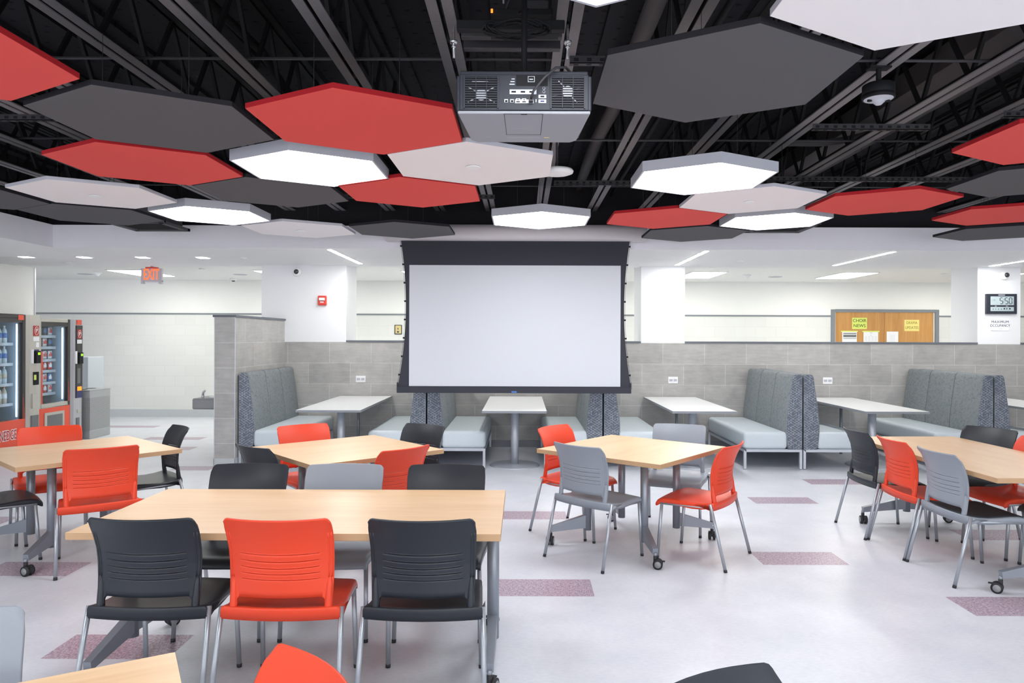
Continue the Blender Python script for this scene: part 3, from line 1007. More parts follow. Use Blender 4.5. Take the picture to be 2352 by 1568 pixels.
for x, y, z, lab in ((-3.72, 9.49, H_SOFFIT, 'flat round sprinkler cover right of the downlights'), (-6.45, 10.15, H_SOFFIT, 'flat round sprinkler cover left of the exit sign'),
                     (2.95, 9.7, H_SOFFIT, 'flat round sprinkler cover over the booths right of the screen'), (7.2, 12.2, H_CORR, 'flat round sprinkler cover above the corridor doors'),
                     (-5.3, 11.8, H_CORR, 'flat round sprinkler cover just right of the exit sign'), (-1.75 - 0.3, 12.0 + 1.4, H_CORR, 'flat round sprinkler cover above the brass plate')):
    tag(MB().lathe([(0.0, -0.012), (0.045, -0.012), (0.047, -0.008), (0.047, 0.0), (0, 0.0)], c=(x, y, z), n=24).build('sprinkler_cover', M['domewhite']), lab, 'sprinkler', 'flat sprinkler covers')
for x, y, lab in ((-7.45, 12.5, 'white smoke detector on the corridor ceiling left of the exit sign'), (3.95, 12.6, 'white smoke detector between the two right corridor lights')):
    r = empty('smoke_detector', lab, 'smoke detector', (x, y, H_CORR), 0, 'corridor smoke detectors')
    MB().lathe([(0.0, -0.07), (0.025, -0.07), (0.04, -0.05), (0.055, -0.03), (0.075, -0.015), (0.08, 0.0), (0, 0)], n=24).build('housing', M['domewhite'], r)
    MB().lathe([(0.026, -0.062), (0.043, -0.045), (0.02, -0.045)], n=12, smooth=False).build('vent', M['inkgrey'], r)
for x, y, lab in ((-7.9, 12.9, 'thin round speaker on the corridor ceiling at far left'), (4.6, 13.0, 'thin round speaker on the corridor ceiling at right'), (-5.1, 12.9, 'thin round speaker on the corridor ceiling right of the exit sign')):
    tag(MB().lathe([(0.0, -0.006), (0.11, -0.006), (0.125, -0.002), (0.125, 0.0), (0, 0)], c=(x, y, H_CORR), n=32).build('ceiling_speaker', M['lamphouse']), lab, 'speaker', 'round ceiling speakers')

# exit sign
r = empty('exit_sign', 'red lit exit sign hanging from the white ceiling', 'exit sign', (-5.66, 10.9, 2.40))
MB().box(-0.158, 0.158, -0.02, 0.03, 0.03, 0.235).box(-0.158, -0.115, -0.024, 0.034, 0.0, 0.05).box(0.115, 0.158, -0.024, 0.034, 0.0, 0.05).build('housing', M['exitgrey'], r, bevel=0.003)
MB().box(-0.105, 0.105, -0.012, 0.022, 0.012, 0.03).build('lens', M['paper'], r)
MB().box(-0.085, 0.085, -0.03, 0.04, 0.235, 0.254).build('canopy', M['alarm'], r)
MB().box(-0.02, 0.02, -0.01, 0.02, 0.25, 0.33).build('stem', M['exitgrey'], r)
text('EXIT', 0.235, M['exitred'], r, (0.0, -0.0215, 0.135), sx=0.50, bold=0.002, extrude=0.001)

# wall and ceiling cameras
def dome_camera(loc, rx, label, look=(0.0, 0.0)):
    r = empty('dome_camera', label, 'camera', loc, 0, None)
    r.rotation_euler = (rx, 0, 0)
    MB().lathe([(0.064, 0.0), (0.066, 0.012), (0.062, 0.028), (0.052, 0.04), (0.04, 0.048), (0.0, 0.05)], n=32).build('housing', M['domewhite'], r)
    MB().lathe([(0.038, 0.0), (0.036, 0.012), (0.026, 0.024), (0.012, 0.03), (0.0, 0.031)], c=(look[0], look[1], 0.038), n=28).build('dome', M['domeglass'], r)
    return r
dome_camera((-3.30, Y_WALL, 2.545), pi / 2, 'white dome camera on the wide column left of the screen', (0.0, 0.004))
dome_camera((7.035, Y_WALL, 2.53), pi / 2, 'white dome camera on the column above the clock', (0.022, 0.006))
dome_camera((-5.55, 13.7, H_CORR), pi, 'white dome camera under the corridor ceiling right of the exit sign')

# fire strobe
r = empty('fire_alarm', 'red fire alarm strobe on the wide white column', 'fire alarm', (-2.925, Y_WALL, 2.13))
MB().box(-0.062, 0.062, -0.045, 0, -0.07, 0.07).build('housing', M['alarm'], r, bevel=0.012, seg=3)
MB().box(-0.043, 0.043, -0.055, -0.042, 0.0, 0.04).build('strobe', M['paper'], r, bevel=0.006)
MB().box(-0.03, 0.03, -0.047, -0.045, -0.006, -0.001).build('slot', M['dull'], r)
text('FIRE', 0.03, M['paper'], r, (0.0, -0.0465, -0.025), bold=0.0006)

r = empty('wall_plate', 'cream and brass plate on the far wall beside the screen edge', 'wall plate', (-2.47, Y_FAR, 1.75))
MB().box(-0.075, 0.075, -0.02, 0, -0.095, 0.095).build('frame', M['seam'], r, bevel=0.01)
MB().box(-0.055, 0.06, -0.03, -0.018, -0.08, 0.08).build('plate', M['brass'], r, bevel=0.006)
MB().box(-0.008, 0.008, -0.034, -0.028, 0.0, 0.035).box(-0.02, 0.02, -0.034, -0.028, -0.06, -0.03).build('switch', M['seam'], r)

def outlet(x, label):
    r = empty('power_outlet', label, 'outlet', (x, Y_WALL, 0.985), 0, 'white outlets on the tiled wall')
    MB().box(-0.07, 0.07, -0.007, 0, -0.048, 0.048).build('plate', M['domewhite'], r, bevel=0.003)
    mb = MB()
    for sx in (-0.032, 0.032):
        mb.box(sx - 0.025, sx + 0.025, -0.010, -0.006, -0.017, 0.017)
        for q in (-0.008, 0.008):
            mb.box(sx + q - 0.008, sx + q + 0.004, -0.0106, -0.0098, -0.006 + q, -0.003 + q, 1)
    mb.build('socket', [M['lamphouse'], M['inkgrey']], r)
outlet(-2.364, 'white power outlet on the tiled wall left of the screen')
outlet(2.205, 'white power outlet on the tiled wall right of the screen')
outlet(4.467, 'white power outlet on the tiled wall between two right booth backs')

# clock with seven-segment display
r = empty('wall_clock', 'black digital clock reading 5:50 on the right column', 'clock', (6.99, Y_WALL, 2.116))
mb = MB().box(-0.225, 0.225, -0.035, 0, -0.147, 0.147)
mb.build('frame', M['clockframe'], r, bevel=0.006)
MB().box(-0.165, 0.175, -0.038, -0.034, -0.018, 0.108).box(-0.165, 0.175, -0.038, -0.034, -0.106, -0.045).build('display', M['lcd'], r)
SEG = {'0': 'abcdef', '5': 'afgcd'}
def seven(mb, ch, x, z, w, h, t, y):
    for s in SEG[ch]:
        if s in 'agd':
            zz = {'a': z + h, 'g': z + h / 2, 'd': z}[s]
            mb.box(x + t * 0.6, x + w - t * 0.6, y, y + 0.002, zz - t / 2, zz + t / 2)
        else:
            xx = x if s in 'fe' else x + w
            z0, z1 = (z + h / 2, z + h) if s in 'fb' else (z, z + h / 2)
            mb.box(xx - t / 2, xx + t / 2, y, y + 0.002, z0 + t * 0.4, z1 - t * 0.4)
mb = MB()
seven(mb, '5', -0.028, 0.0, 0.040, 0.088, 0.009, -0.0405)
seven(mb, '5', 0.046, 0.0, 0.040, 0.088, 0.009, -0.0405)
seven(mb, '0', 0.106, 0.0, 0.040, 0.088, 0.009, -0.0405)
for zz in (0.024, 0.058):
    mb.box(0.026, 0.033, -0.0405, -0.038, zz, zz + 0.008)
for i, w in enumerate((0.014, 0.010, 0.012, 0.014, 0.02, 0.012, 0.02)):
    mb.box(-0.135 + i * 0.04, -0.135 + i * 0.04 + w, -0.0405, -0.038, -0.082, -0.072 if i < 4 else -0.06)
for p0, p1 in (((-0.15, 0.046), (-0.105, 0.046)), ((-0.105, 0.046), (-0.10, 0.055)), ((-0.10, 0.058), (-0.115, 0.066)), ((-0.115, 0.066), (-0.145, 0.060))):
    mb.bar((p0[0], -0.0395, p0[1]), (p1[0], -0.0395, p1[1]), 0.002, 0.002)
mb.build('digits', M['lcdink'], r)
MB().box(-0.05, 0.045, -0.0365, -0.034, 0.122, 0.134).box(-0.1, -0.075, -0.0365, -0.034, -0.036, -0.028).box(0.06, 0.09, -0.0365, -0.034, -0.036, -0.028).build('lettering', M['lamphouse'], r)

r = empty('occupancy_sign', 'white maximum occupancy sign under the clock', 'sign', (6.985, Y_WALL, 1.80))
MB().box(-0.13, 0.13, -0.006, 0, -0.075, 0.1).build('plate', M['paper'], r, bevel=0.002)
text('MAXIMUM', 0.052, M['ink'], r, (0, -0.0075, 0.053), spacing=1.08)
text('OCCUPANCY', 0.052, M['ink'], r, (0, -0.0075, -0.002), sx=0.86, spacing=1.08)
text('132', 0.034, M['inklight'], r, (-0.005, -0.0075, -0.048), bold=0.0004, spacing=1.6)

# corridor double door with notices
r = struct(MB().box(6.13, 6.205, Y_FAR - 0.03, Y_FAR + 0.12, 0, 2.18).box(8.195, 8.27, Y_FAR - 0.03, Y_FAR + 0.12, 0, 2.18)
           .box(6.205, 8.195, Y_FAR - 0.03, Y_FAR + 0.12, 2.13, 2.18).build('door_1', M['trimgrey'], bevel=0.003))
MB().box(6.205, 6.225, Y_FAR + 0.0, Y_FAR + 0.05, 0, 2.13).box(8.175, 8.195, Y_FAR, Y_FAR + 0.05, 0, 2.13).build('door_seal', M['paper'], r)
MB().box(6.227, 7.193, Y_FAR + 0.005, Y_FAR + 0.05, 0, 2.127).build('door_leaf', M['oak'], r)
MB().box(7.203, 8.173, Y_FAR + 0.005, Y_FAR + 0.05, 0, 2.127).build('door_leaf', M['oak'], r)
YN = Y_FAR + 0.004
r = empty('notice', 'lime green choir news notice on the left wooden door', 'notice', (6.704, YN, 1.905))
MB().box(-0.147, 0.147, -0.002, 0, -0.112, 0.112).build('paper', M['lime'], r)
text('CHOIR\nNEWS', 0.088, M['inkgreen'], r, (0, -0.0035, 0.002), bold=0.0002, line=1.15)
r = empty('notice', 'pale yellow drama updates notice on the right wooden door', 'notice', (7.743, YN, 1.868))
MB().box(-0.147, 0.147, -0.002, 0, -0.112, 0.112).build('paper', M['yellow'], r)
text('DRAMA\nUPDATES', 0.078, M['inkgold'], r, (0, -0.0035, 0.002), sx=0.82, line=1.25)
r = empty('notice', 'white sheet with dark bands below the choir notice', 'notice', (6.505, YN, 1.58), 0)
MB().box(-0.145, 0.145, -0.002, 0, -0.15, 0.17).build('paper', M['paper'], r)
MB().box(-0.17, 0.165, -0.0035, -0.002, 0.155, 0.178).build('tape', M['lime'], r)
MB().box(-0.125, 0.135, -0.0035, -0.002, 0.115, 0.135).box(-0.125, 0.135, -0.0035, -0.002, 0.05, 0.10).box(-0.125, 0.135, -0.0035, -0.002, 0.02, 0.03).build('print', M['inkgrey'], r)
r = empty('notice', 'white sheet with faint print beside the banded sheet', 'notice', (6.93, YN, 1.58), 0)
MB().box(-0.145, 0.145, -0.002, 0, -0.15, 0.17).build('paper', M['paper'], r)
MB().box(-0.17, 0.17, -0.0035, -0.002, 0.155, 0.178).build('tape', M['lime'], r)
mb = MB().box(-0.02, 0.03, -0.0035, -0.002, 0.13, 0.145).box(-0.01, 0.012, -0.0035, -0.002, 0.085, 0.10)
for i in range(4):
    for j in range(4):
        mb.box(-0.12 + j * 0.065, -0.075 + j * 0.065, -0.0035, -0.002, 0.06 - i * 0.025, 0.068 - i * 0.025)
mb.build('print', M['inklight'], r)
r = empty('notice', 'plain white sheet on the right wooden door', 'notice', (7.36, YN, 1.56), 0)
MB().box(-0.115, 0.115, -0.002, 0, -0.15, 0.185).build('paper', M['paper'], r)
mb = MB()
for j in range(5):
    mb.box(-0.05, 0.05, -0.0035, -0.002, 0.11 - j * 0.03, 0.116 - j * 0.03)
mb.build('print', M['inklight'], r)

# ------------------------------------------------------------------ drinking fountain on the partition
r = empty('drinking_fountain', 'grey steel drinking fountain on the left side of the tiled partition', 'drinking fountain', (-3.73, 9.45, 0))
MB().box(-0.54, -0.004, -0.22, 0.22, 0.655, 0.80).build('basin', M['fount'], r, bevel=0.02, seg=3)
MB().lathe([(0.0, 0.803), (0.14, 0.803), (0.16, 0.808), (0.17, 0.802)], c=(-0.24, 0, 0), n=28).build('bowl', M['alum'], r)
MB().prism([(-0.16, 0.66), (-0.004, 0.66), (-0.004, 0.36), (-0.03, 0.36)], -0.16, 0.16, M=Matrix.Rotation(pi / 2, 4, 'X')).build('bracket', M['alum'], r)
MB().box(-0.475, -0.445, -0.1, -0.07, 0.80, 0.83).tube([(-0.46, -0.085, 0.82), (-0.455, -0.085, 0.87), (-0.43, -0.085, 0.89)], 0.014, 10).build('bubbler', M['alum'], r)
MB().box(-0.10, -0.004, 0.0, 0.24, 0.90, 1.06).box(-0.045, -0.004, 0.04, 0.2, 1.06, 1.14).build('bottle_filler', M['fount'], r, bevel=0.01)

# ------------------------------------------------------------------ vending machines, bins
def vending(y0, h, label, win_top, win_bot, orange_side):
    """front faces +x; local x runs along the front, local y into the machine"""
    w, d = 0.955, 0.76
    r = empty('vending_machine', label, 'vending machine', (-6.8, y0, 0), pi / 2, 'vending machines by the left wall')
    mb = MB()
    mb.box(0, 0.03, 0.05, d, 0.05, h - 0.01).box(w - 0.26, w, 0.06, d, 0.05, h - 0.01)
    mb.box(0, w, 0.05, d, h - 0.06, h - 0.01).box(0.03, w - 0.26, d - 0.03, d, 0.05, h - 0.06)
    mb.box(0.03, w - 0.26, 0.06, d, 0.05, win_bot - 0.02)
    mb.box(0.02, w - 0.02, 0.08, d - 0.03, 0, 0.05)
    mb.build('cabinet', M['vendblack'], r)
    mb = MB().box(0.031, 0.04, 0.06, d - 0.03, win_bot - 0.02, h - 0.06).box(w - 0.275, w - 0.261, 0.06, d - 0.03, win_bot - 0.02, h - 0.06)
    mb.box(0.04, w - 0.275, d - 0.045, d - 0.031, win_bot - 0.02, h - 0.06).box(0.04, w - 0.275, 0.06, d - 0.04, h - 0.075, h - 0.061)
    mb.build('liner', M['vendin'], r)
    # door frame round the glass
    fr = MB()
    fx0, fx1 = 0.0, 0.70
    fm = 1 if orange_side else 0
    zb = win_bot - (0.06 if orange_side else 0.0)
    fr.box(fx0, 0.055, 0.0, 0.06, zb, h - 0.012, fm).box(0.645, fx1, 0.0, 0.06, zb, h - 0.012, 0)
    fr.box(0.055, 0.645, 0.0, 0.06, h - 0.06, h - 0.012, fm)
    fr.box(0.055, 0.645, 0.004, 0.06, win_top, h - 0.06, 0)
    if orange_side:
        fr.box(0.055, 0.645, 0.0, 0.06, win_bot - 0.06, win_bot, 1)
        fr.box(0.055, 0.085, -0.002, 0.03, win_bot, win_bot + 0.75, 2)
    fr.build('door_frame', [M['vendblack'], M['vendsilver'], M['vendorange']], r, bevel=0.004)
    MB().box(0.055, 0.645, 0.02, 0.026, win_bot, win_top).build('glass_pane', M['glass'], r)
    MB().tube([(0.635, 0.075, win_bot + 0.03), (0.635, 0.075, win_top - 0.02)], 0.008, 8).build('light_tube', M['vendtube'], r)
    lb = MB().box(0.0, fx1, 0.0, 0.06, 0.06, win_bot - (0.06 if orange_side else 0.0))
    lb.build('lower_panel', M['vendorange'], r, bevel=0.004)
    dots = MB()
    for i in range(5):
        for j in range(16 - 3 * i):
            dots.box(0.652 + i * 0.009, 0.658 + i * 0.009, -0.0015, 0.0, win_bot + j * 0.022 + (i % 2) * 0.011, win_bot + 0.009 + j * 0.022 + (i % 2) * 0.011)
    dots.build('dot_decal', M['vendorange'], r)
    # control column with a bulging front
    prof = [(0.705, 0.06), (0.705, 0.0), (0.74, -0.03), (0.85, -0.045), (0.93, -0.035), (0.955, 0.0), (0.955, 0.06)]
    MB().prism(prof, 0.05, h - 0.012, smooth=False).build('control_column', M['vendcol'] if orange_side else M['vendsilver'], r, bevel=0.004)
    return r

def on_column(r, x0, x1, z0, z1, mat, name, t=0.004, y=-0.047):
    return MB().box(x0, x1, y - t, y + 0.02, z0, z1).build(name, mat, r, bevel=0.001)

v1 = vending(9.07, 1.90, 'drinks vending machine at the left edge, with rows of bottles', 1.78, 0.47, False)
v2 = vending(10.035, 1.86, 'snack vending machine between the drinks machine and the perforated bin', 1.74, 0.63, True)
for r, h, black in ((v1, 1.90, False), (v2, 1.86, True)):
    if black:
        on_column(r, 0.775, 0.925, 0.66, h - 0.10, M['vendblack'], 'control_strip', 0.002)
        on_column(r, 0.78, 0.92, 0.66, 0.84, M['navy'], 'decal', 0.003)
        on_column(r, 0.79, 0.90, h - 0.09, h - 0.015, M['vendorange'], 'badge', 0.003)
    b = on_column(r, 0.80, 0.90, h - 0.30, h - 0.16, M['logored'], 'badge', 0.004)
    text('P', 0.075, M['paper'], r, (0.85, -0.0525, h - 0.23), bold=0.001)
    MB().tube([(0.85 + 0.038 * cos(2 * pi * q / 28), -0.0520, h - 0.23 + 0.055 * sin(2 * pi * q / 28)) for q in range(29)], 0.0025, 6, cap=False).build('badge_ring', M['paper'], r)
    on_column(r, 0.79, 0.905, h - 0.375, h - 0.315, M['paper'], 'notice_sticker', 0.004)
    if not black:
        on_column(r, 0.84, 0.90, h - 0.46, h - 0.39, M['paper'], 'notice_sticker', 0.004)
        on_column(r, 0.82, 0.90, h - 0.52, h - 0.49, M['navy'], 'decal', 0.004)
        MB().box(0.56, 0.665, -0.002, 0.002, h - 0.085, h - 0.018).build('badge', M['vendorange'], r)
    on_column(r, 0.755, 0.795, h - 0.68, h - 0.49, M['paper'], 'price_strip', 0.004)
    on_column(r, 0.81, 0.90, h - 0.68, h - 0.51, M['dull'], 'card_reader', 0.03)
    on_column(r, 0.84, 0.89, h - 0.565, h - 0.53, M['ledgreen'], 'reader_display', 0.032)
    if black:
        on_column(r, 0.80, 0.87, h - 0.98, h - 0.75, M['inkgrey'], 'keypad', 0.004)
        on_column(r, 0.80, 0.90, h - 1.09, h - 1.03, M['ledorange'], 'bill_light', 0.006)
        on_column(r, 0.81, 0.88, h - 1.43, h - 1.38, M['vendsilver'], 'coin_slot', 0.006)
    else:
        on_column(r, 0.80, 0.90, h - 0.98, h - 0.80, M['dull'], 'bill_slot', 0.004)
        on_column(r, 0.80, 0.845, h - 0.91, h - 0.84, M['lime'], 'price_display', 0.006)
        on_column(r, 0.77, 0.86, h - 1.30, h - 1.10, M['vendsilver'], 'keypad', 0.006)
        on_column(r, 0.76, 0.90, h - 1.62, h - 1.40, M['inkgrey'], 'bill_slot', 0.004)
    on_column(r, 0.79, 0.85, 0.20, 0.36, M['inkgrey'], 'coin_return', 0.006)
MB().box(0.12, 0.56, -0.012, 0.0, 0.20, 0.50).build('delivery_door', M['vendsilver'], v2, bevel=0.012)
MB().box(0.17, 0.51, -0.014, -0.011, 0.24, 0.46).build('delivery_flap', M['inkgrey'], v2, bevel=0.01)
text('PINEDGE', 0.175, M['paper'], v1, (0.335, -0.001, 0.275), sx=0.55, bold=0.012, extrude=0.0015)
text('PINEDGE', 0.175, M['logored'], v1, (0.335, -0.0025, 0.275), sx=0.55, bold=0.0025, extrude=0.0015, name='lettering')

def shelf(r, z, y0, name='shelf'):
    MB().box(0.045, 0.675, y0, 0.70, z - 0.012, z).box(0.045, 0.675, y0 - 0.01, y0, z - 0.03, z + 0.01).build(name, M['port'], r)
rows1 = [('top', 1.497), ('second', 1.222), ('third', 0.947), ('fourth', 0.677)]
for nm, z in rows1:
    shelf(v1, z, 0.16)
bottle_proto = {}
def bottle(x, y, z, kind, label):
    if kind not in bottle_proto:
        r = empty('drink_bottle', label, 'bottle', (x, y, z), 0, 'bottles in the drinks machine')
        body = M['water'] if kind != 'tea' else M['tea']
        mb = MB().lathe([(0.0, 0), (0.03, 0.0), (0.033, 0.006), (0.033, 0.07), (0.033, 0.15), (0.028, 0.18), (0.014, 0.205), (0.012, 0.21), (0.012, 0.222), (0, 0.222)], n=14)
        mb.build('bottle_body', body, r)
        MB().lathe([(0.0338, 0.075), (0.0338, 0.14)], n=14).build('bottle_label', M['label_blue'] if kind == 'blue' else (M['tea'] if kind == 'water' else M['paper']), r)
        MB().lathe([(0.0, 0.238), (0.0135, 0.238), (0.0135, 0.221), (0, 0.221)], n=12).build('bottle_cap', M['paper'] if kind != 'tea' else M['vendorange'], r)
        bottle_proto[kind] = r
        return r
    return dup(bottle_proto[kind], (x, y, z), 0, label)
for ri, (nm, z) in enumerate(rows1):
    for c in range(6):
        kind = ['blue', 'blue', 'water', 'tea'][ri]
        lx = 0.11 + c * 0.098
        bottle(-6.8 - 0.22, 9.07 + lx, z, kind, ['blue-labelled water bottle on the top shelf of the drinks machine', 'blue-labelled water bottle on the second shelf of the drinks machine',
               'clear bottle on the third shelf of the drinks machine', 'pale bottle on the lowest shelf of the drinks machine'][ri])
rows2 = [1.60, 1.435, 1.25, 1.09, 0.915, 0.755]
rown = ['top', 'second', 'third', 'fourth', 'fifth', 'lowest']
snacks = [(('snackdark', 'snackwhite', 'snackblue'),), (('snackwhite', 'snackdark', 'snackred'),), (('snackwhite', 'snackwhite', 'snackdark'),),
          (('snackred', 'snackred', 'snackwhite'),), (('snackwhite', 'snackblue', 'snackwhite'),), (('snackred', 'snackwhite', 'snackdark'),)]
snack_proto = {}
for ri, z in enumerate(rows2):
    shelf(v2, z, 0.21)
    for c in range(5):
        k = snacks[ri][0][c % 3]
        lx = 0.12 + c * 0.118
        y = 10.035 + lx
        word = {'snackdark': 'dark', 'snackwhite': 'white', 'snackblue': 'blue', 'snackred': 'red'}[k]
        lab = '%s snack packet on the %s shelf of the snack machine' % (word, rown[ri])
        if k not in snack_proto:
            mb = MB()
            n = 7
            pts = []
            for i in range(n):
                for j in range(n):
                    u, v = i / (n - 1) * 2 - 1, j / (n - 1) * 2 - 1
                    t = 0.020 * max(0, (1 - u ** 2) * (1 - v ** 2))
                    pts.append((u * 0.05, v * 0.066, t))
            for sgn in (1, -1):
                mb.add([(sgn * 0 - (0.0 + sgn * q[2]), q[0], q[1] + 0.068) for q in pts], [(i * n + j, i * n + j + 1, (i + 1) * n + j + 1, (i + 1) * n + j) for i in range(n - 1) for j in range(n - 1)], 0, True)
                for q in range(len(mb.f)):
                    i, j = (q % 36) // 6, q % 6
                    if 1 <= i <= 4 and 2 <= j <= 3 or (2 <= i <= 3 and j == 4):
                        mb.mi[q] = 1
            o = mb.build('snack_packet', [M[k], M[{'snackdark': 'snackblue', 'snackwhite': 'snackred', 'snackblue': 'snackwhite', 'snackred': 'snackwhite'}[k]]], None, (-6.8 - 0.235, y, z))
            tag(o, lab, 'snack', 'packets in the snack machine')
            snack_proto[k] = o
        else:
            dup(snack_proto[k], (-6.8 - 0.235, y, z), 0, lab)
    sp = MB()
    for c in range(5):
        cx = 0.12 + c * 0.118
        sp.tube([(cx + 0.035 * cos(t), 0.25 + 0.014 * t, z + 0.045 + 0.035 * sin(t)) for t in [q * pi / 4 for q in range(0, 40)]], 0.0022, 5, cap=False)
    sp.build('spiral_rack', M['strut'], v2)

r = empty('litter_bin', 'grey perforated metal bin beyond the snack machine', 'bin', (-6.985, 11.375, 0))
MB().box(-0.265, 0.265, -0.275, 0.275, 0.63, 0.742).build('collar', M['binsteel'], r, bevel=0.008)
MB().box(-0.265, 0.265, -0.275, 0.275, 0.0, 0.13).build('base', M['binsteel'], r, bevel=0.008)
MB().box(-0.262, 0.262, -0.272, 0.272, 0.125, 0.635).build('perforated_panel', M['perf'], r)
MB().box(-0.27, 0.27, -0.28, 0.28, 0.742, 0.757).build('lid', M['binsteel'], r, bevel=0.004)
MB().lathe([(0.0, 0.7585), (0.105, 0.7585), (0.11, 0.757)], c=(0.0, -0.1, 0), n=28).lathe([(0.0, 0.7585), (0.075, 0.7585), (0.08, 0.757)], c=(0.02, 0.15, 0), n=28).build('opening', M['dull'], r)
tag(MB().box(-7.95, -7.30, 12.0, 12.45, 0, 1.245).build('utility_cabinet', M['cabinetgrey'], bevel=0.008), 'plain blue-grey cabinet standing behind the perforated bin', 'cabinet')

# ------------------------------------------------------------------ booth benches and tables
BENCH_L = 1.70
Y_B = 8.72
def bench(x, sgn, label, n=12):
    r = empty('booth_bench', label, 'bench', (x, Y_B, 0), 0, 'upholstered booth benches')
    S = lambda p: [(sgn * a, b) for a, b in p]
    prof = [(0.006, 0.245), (0.172, 0.245), (0.19, 0.33), (0.203, 0.45), (0.204, 0.53), (0.198, 0.62), (0.172, 0.82), (0.143, 1.03), (0.130, 1.125), (0.118, 1.152), (0.095, 1.162), (0.03, 1.162), (0.012, 1.155), (0.006, 1.14)]
    secs = 3
    mb = MB()
    L = BENCH_L / secs
    m = len(prof)
    for k in range(secs):
        ya, yb = k * L, (k + 1) * L
        rings = []
        for y, ins in ((ya, 0.010), (ya + 0.006, 0.003), (ya + 0.018, 0.0), (yb - 0.018, 0.0), (yb - 0.006, 0.003), (yb, 0.010)):
            cx = 0.09
            rings.append([(sgn * (a - (ins if a > cx else -ins * 0.0)), y, b - (ins if b > 1.0 else 0)) for a, b in prof])
        vs = [p for rg in rings for p in rg]
        fs = []
        for i in range(len(rings) - 1):
            for j in range(m):
                fs.append((i * m + j, i * m + (j + 1) % m, (i + 1) * m + (j + 1) % m, (i + 1) * m + j))
        mb.add(vs, fs, 0, True)
        mb.add(rings[0], [tuple(range(m))], 1 if k == 0 else 0)
        mb.add(rings[-1], [tuple(range(m))], 1 if k == secs - 1 else 0)
    o = mb.build('backrest', [M['weave'], M['pattern']], r)
    st = MB()
    for k in (1, 2):
        st.tube([(sgn * (a - 0.006), k * L, b) for a, b in prof[2:11]], 0.003, 6)
    st.build('seam', M['seam'], o)
    # seat
    b = MB()
    x0, x1 = 0.178, 0.715
    a0, a1 = sorted((sgn * x0, sgn * x1))
    b.box(a0, a1, 0.0, BENCH_L, 0.245, 0.455)
    s = b.build('seat_cushion', M['vinyl'], r, bevel=0.045, seg=5)
    for p in s.data.polygons:
        p.use_smooth = True
    # frame
    f = MB()
    q0, q1 = sorted((sgn * 0.004, sgn * 0.715))
    for yy in (0.0, BENCH_L - 0.03):
        f.box(q0, q1, yy, yy + 0.03, 0.212, 0.243)
    for xx in (q0, q1 - 0.03):
        f.box(xx, xx + 0.03, 0.0, BENCH_L, 0.212, 0.243)
    f.box(q0 + 0.02, q1 - 0.02, 0.02, BENCH_L - 0.02, 0.236, 0.247)
    f.build('frame', M['benchmetal'], r, bevel=0.002)
    for xx in (q0, q1 - 0.03):
        for yy in (0.0, BENCH_L - 0.03):
            l = MB().box(xx, xx + 0.03, yy, yy + 0.03, 0.006, 0.213).build('leg', M['benchmetal'], r)
            MB().box(xx + 0.004, xx + 0.026, yy + 0.004, yy + 0.026, 0, 0.007).build('glide', M['rubber'], l)
    return r
bench(-3.468, 1, 'booth bench against the tiled partition at far left')
bench(-1.172, -1, 'booth bench facing left, below the left part of the screen')
bench(-1.164, 1, 'booth bench facing right, below the left part of the screen')
bench(0.986, -1, 'booth bench facing left, below the right part of the screen')
bench(0.994, 1, 'booth bench facing right, below the right part of the screen')
bench(3.426, -1, 'booth bench facing left, behind the middle square table')
bench(3.434, 1, 'booth bench facing right, beside the booth table behind the right chairs')
bench(5.756, -1, 'booth bench facing left under the clock column')
bench(5.764, 1, 'booth bench facing right at the right edge')

def booth_table(x, y0, label):
    r = empty('booth_table', label, 'table', (x, 0, 0), 0, 'grey booth tables')
    MB().box(-0.378, 0.378, y0, 10.42, 0.715, 0.742, 0).build('tabletop', [M['laminate'], M['lamedge']], r)
    t = r.children[0]
    for p in t.data.polygons:
        if p.normal.z < 0.5:
            p.material_index = 1
    MB().lathe([(0.0, 0.022), (0.05, 0.022), (0.30, 0.014), (0.315, 0.006), (0.315, 0.0), (0, 0)], c=(0, y0 + 0.62, 0), n=48).build('base_plate', M['benchmetal'], r)
    MB().tube([(0, y0 + 0.62, 0.02), (0, y0 + 0.62, 0.714)], 0.048, 24).box(-0.2, 0.2, y0 + 0.4, y0 + 0.84, 0.700, 0.715).build('pedestal', M['benchmetal'], r)
    MB().tube([(0, 9.92, 0.0), (0, 9.92, 0.714)], 0.02, 14).build('rear_leg', M['column'], r)
    return r
booth_table(-2.276, 8.36, 'grey booth table left of the screen')
booth_table(-0.092, 8.34, 'grey booth table below the middle of the screen')
booth_table(2.146, 8.38, 'grey booth table right of the screen')
booth_table(4.43, 8.42, 'grey booth table behind the right-hand group of chairs')
booth_table(6.69, 8.42, 'grey booth table at the right edge')

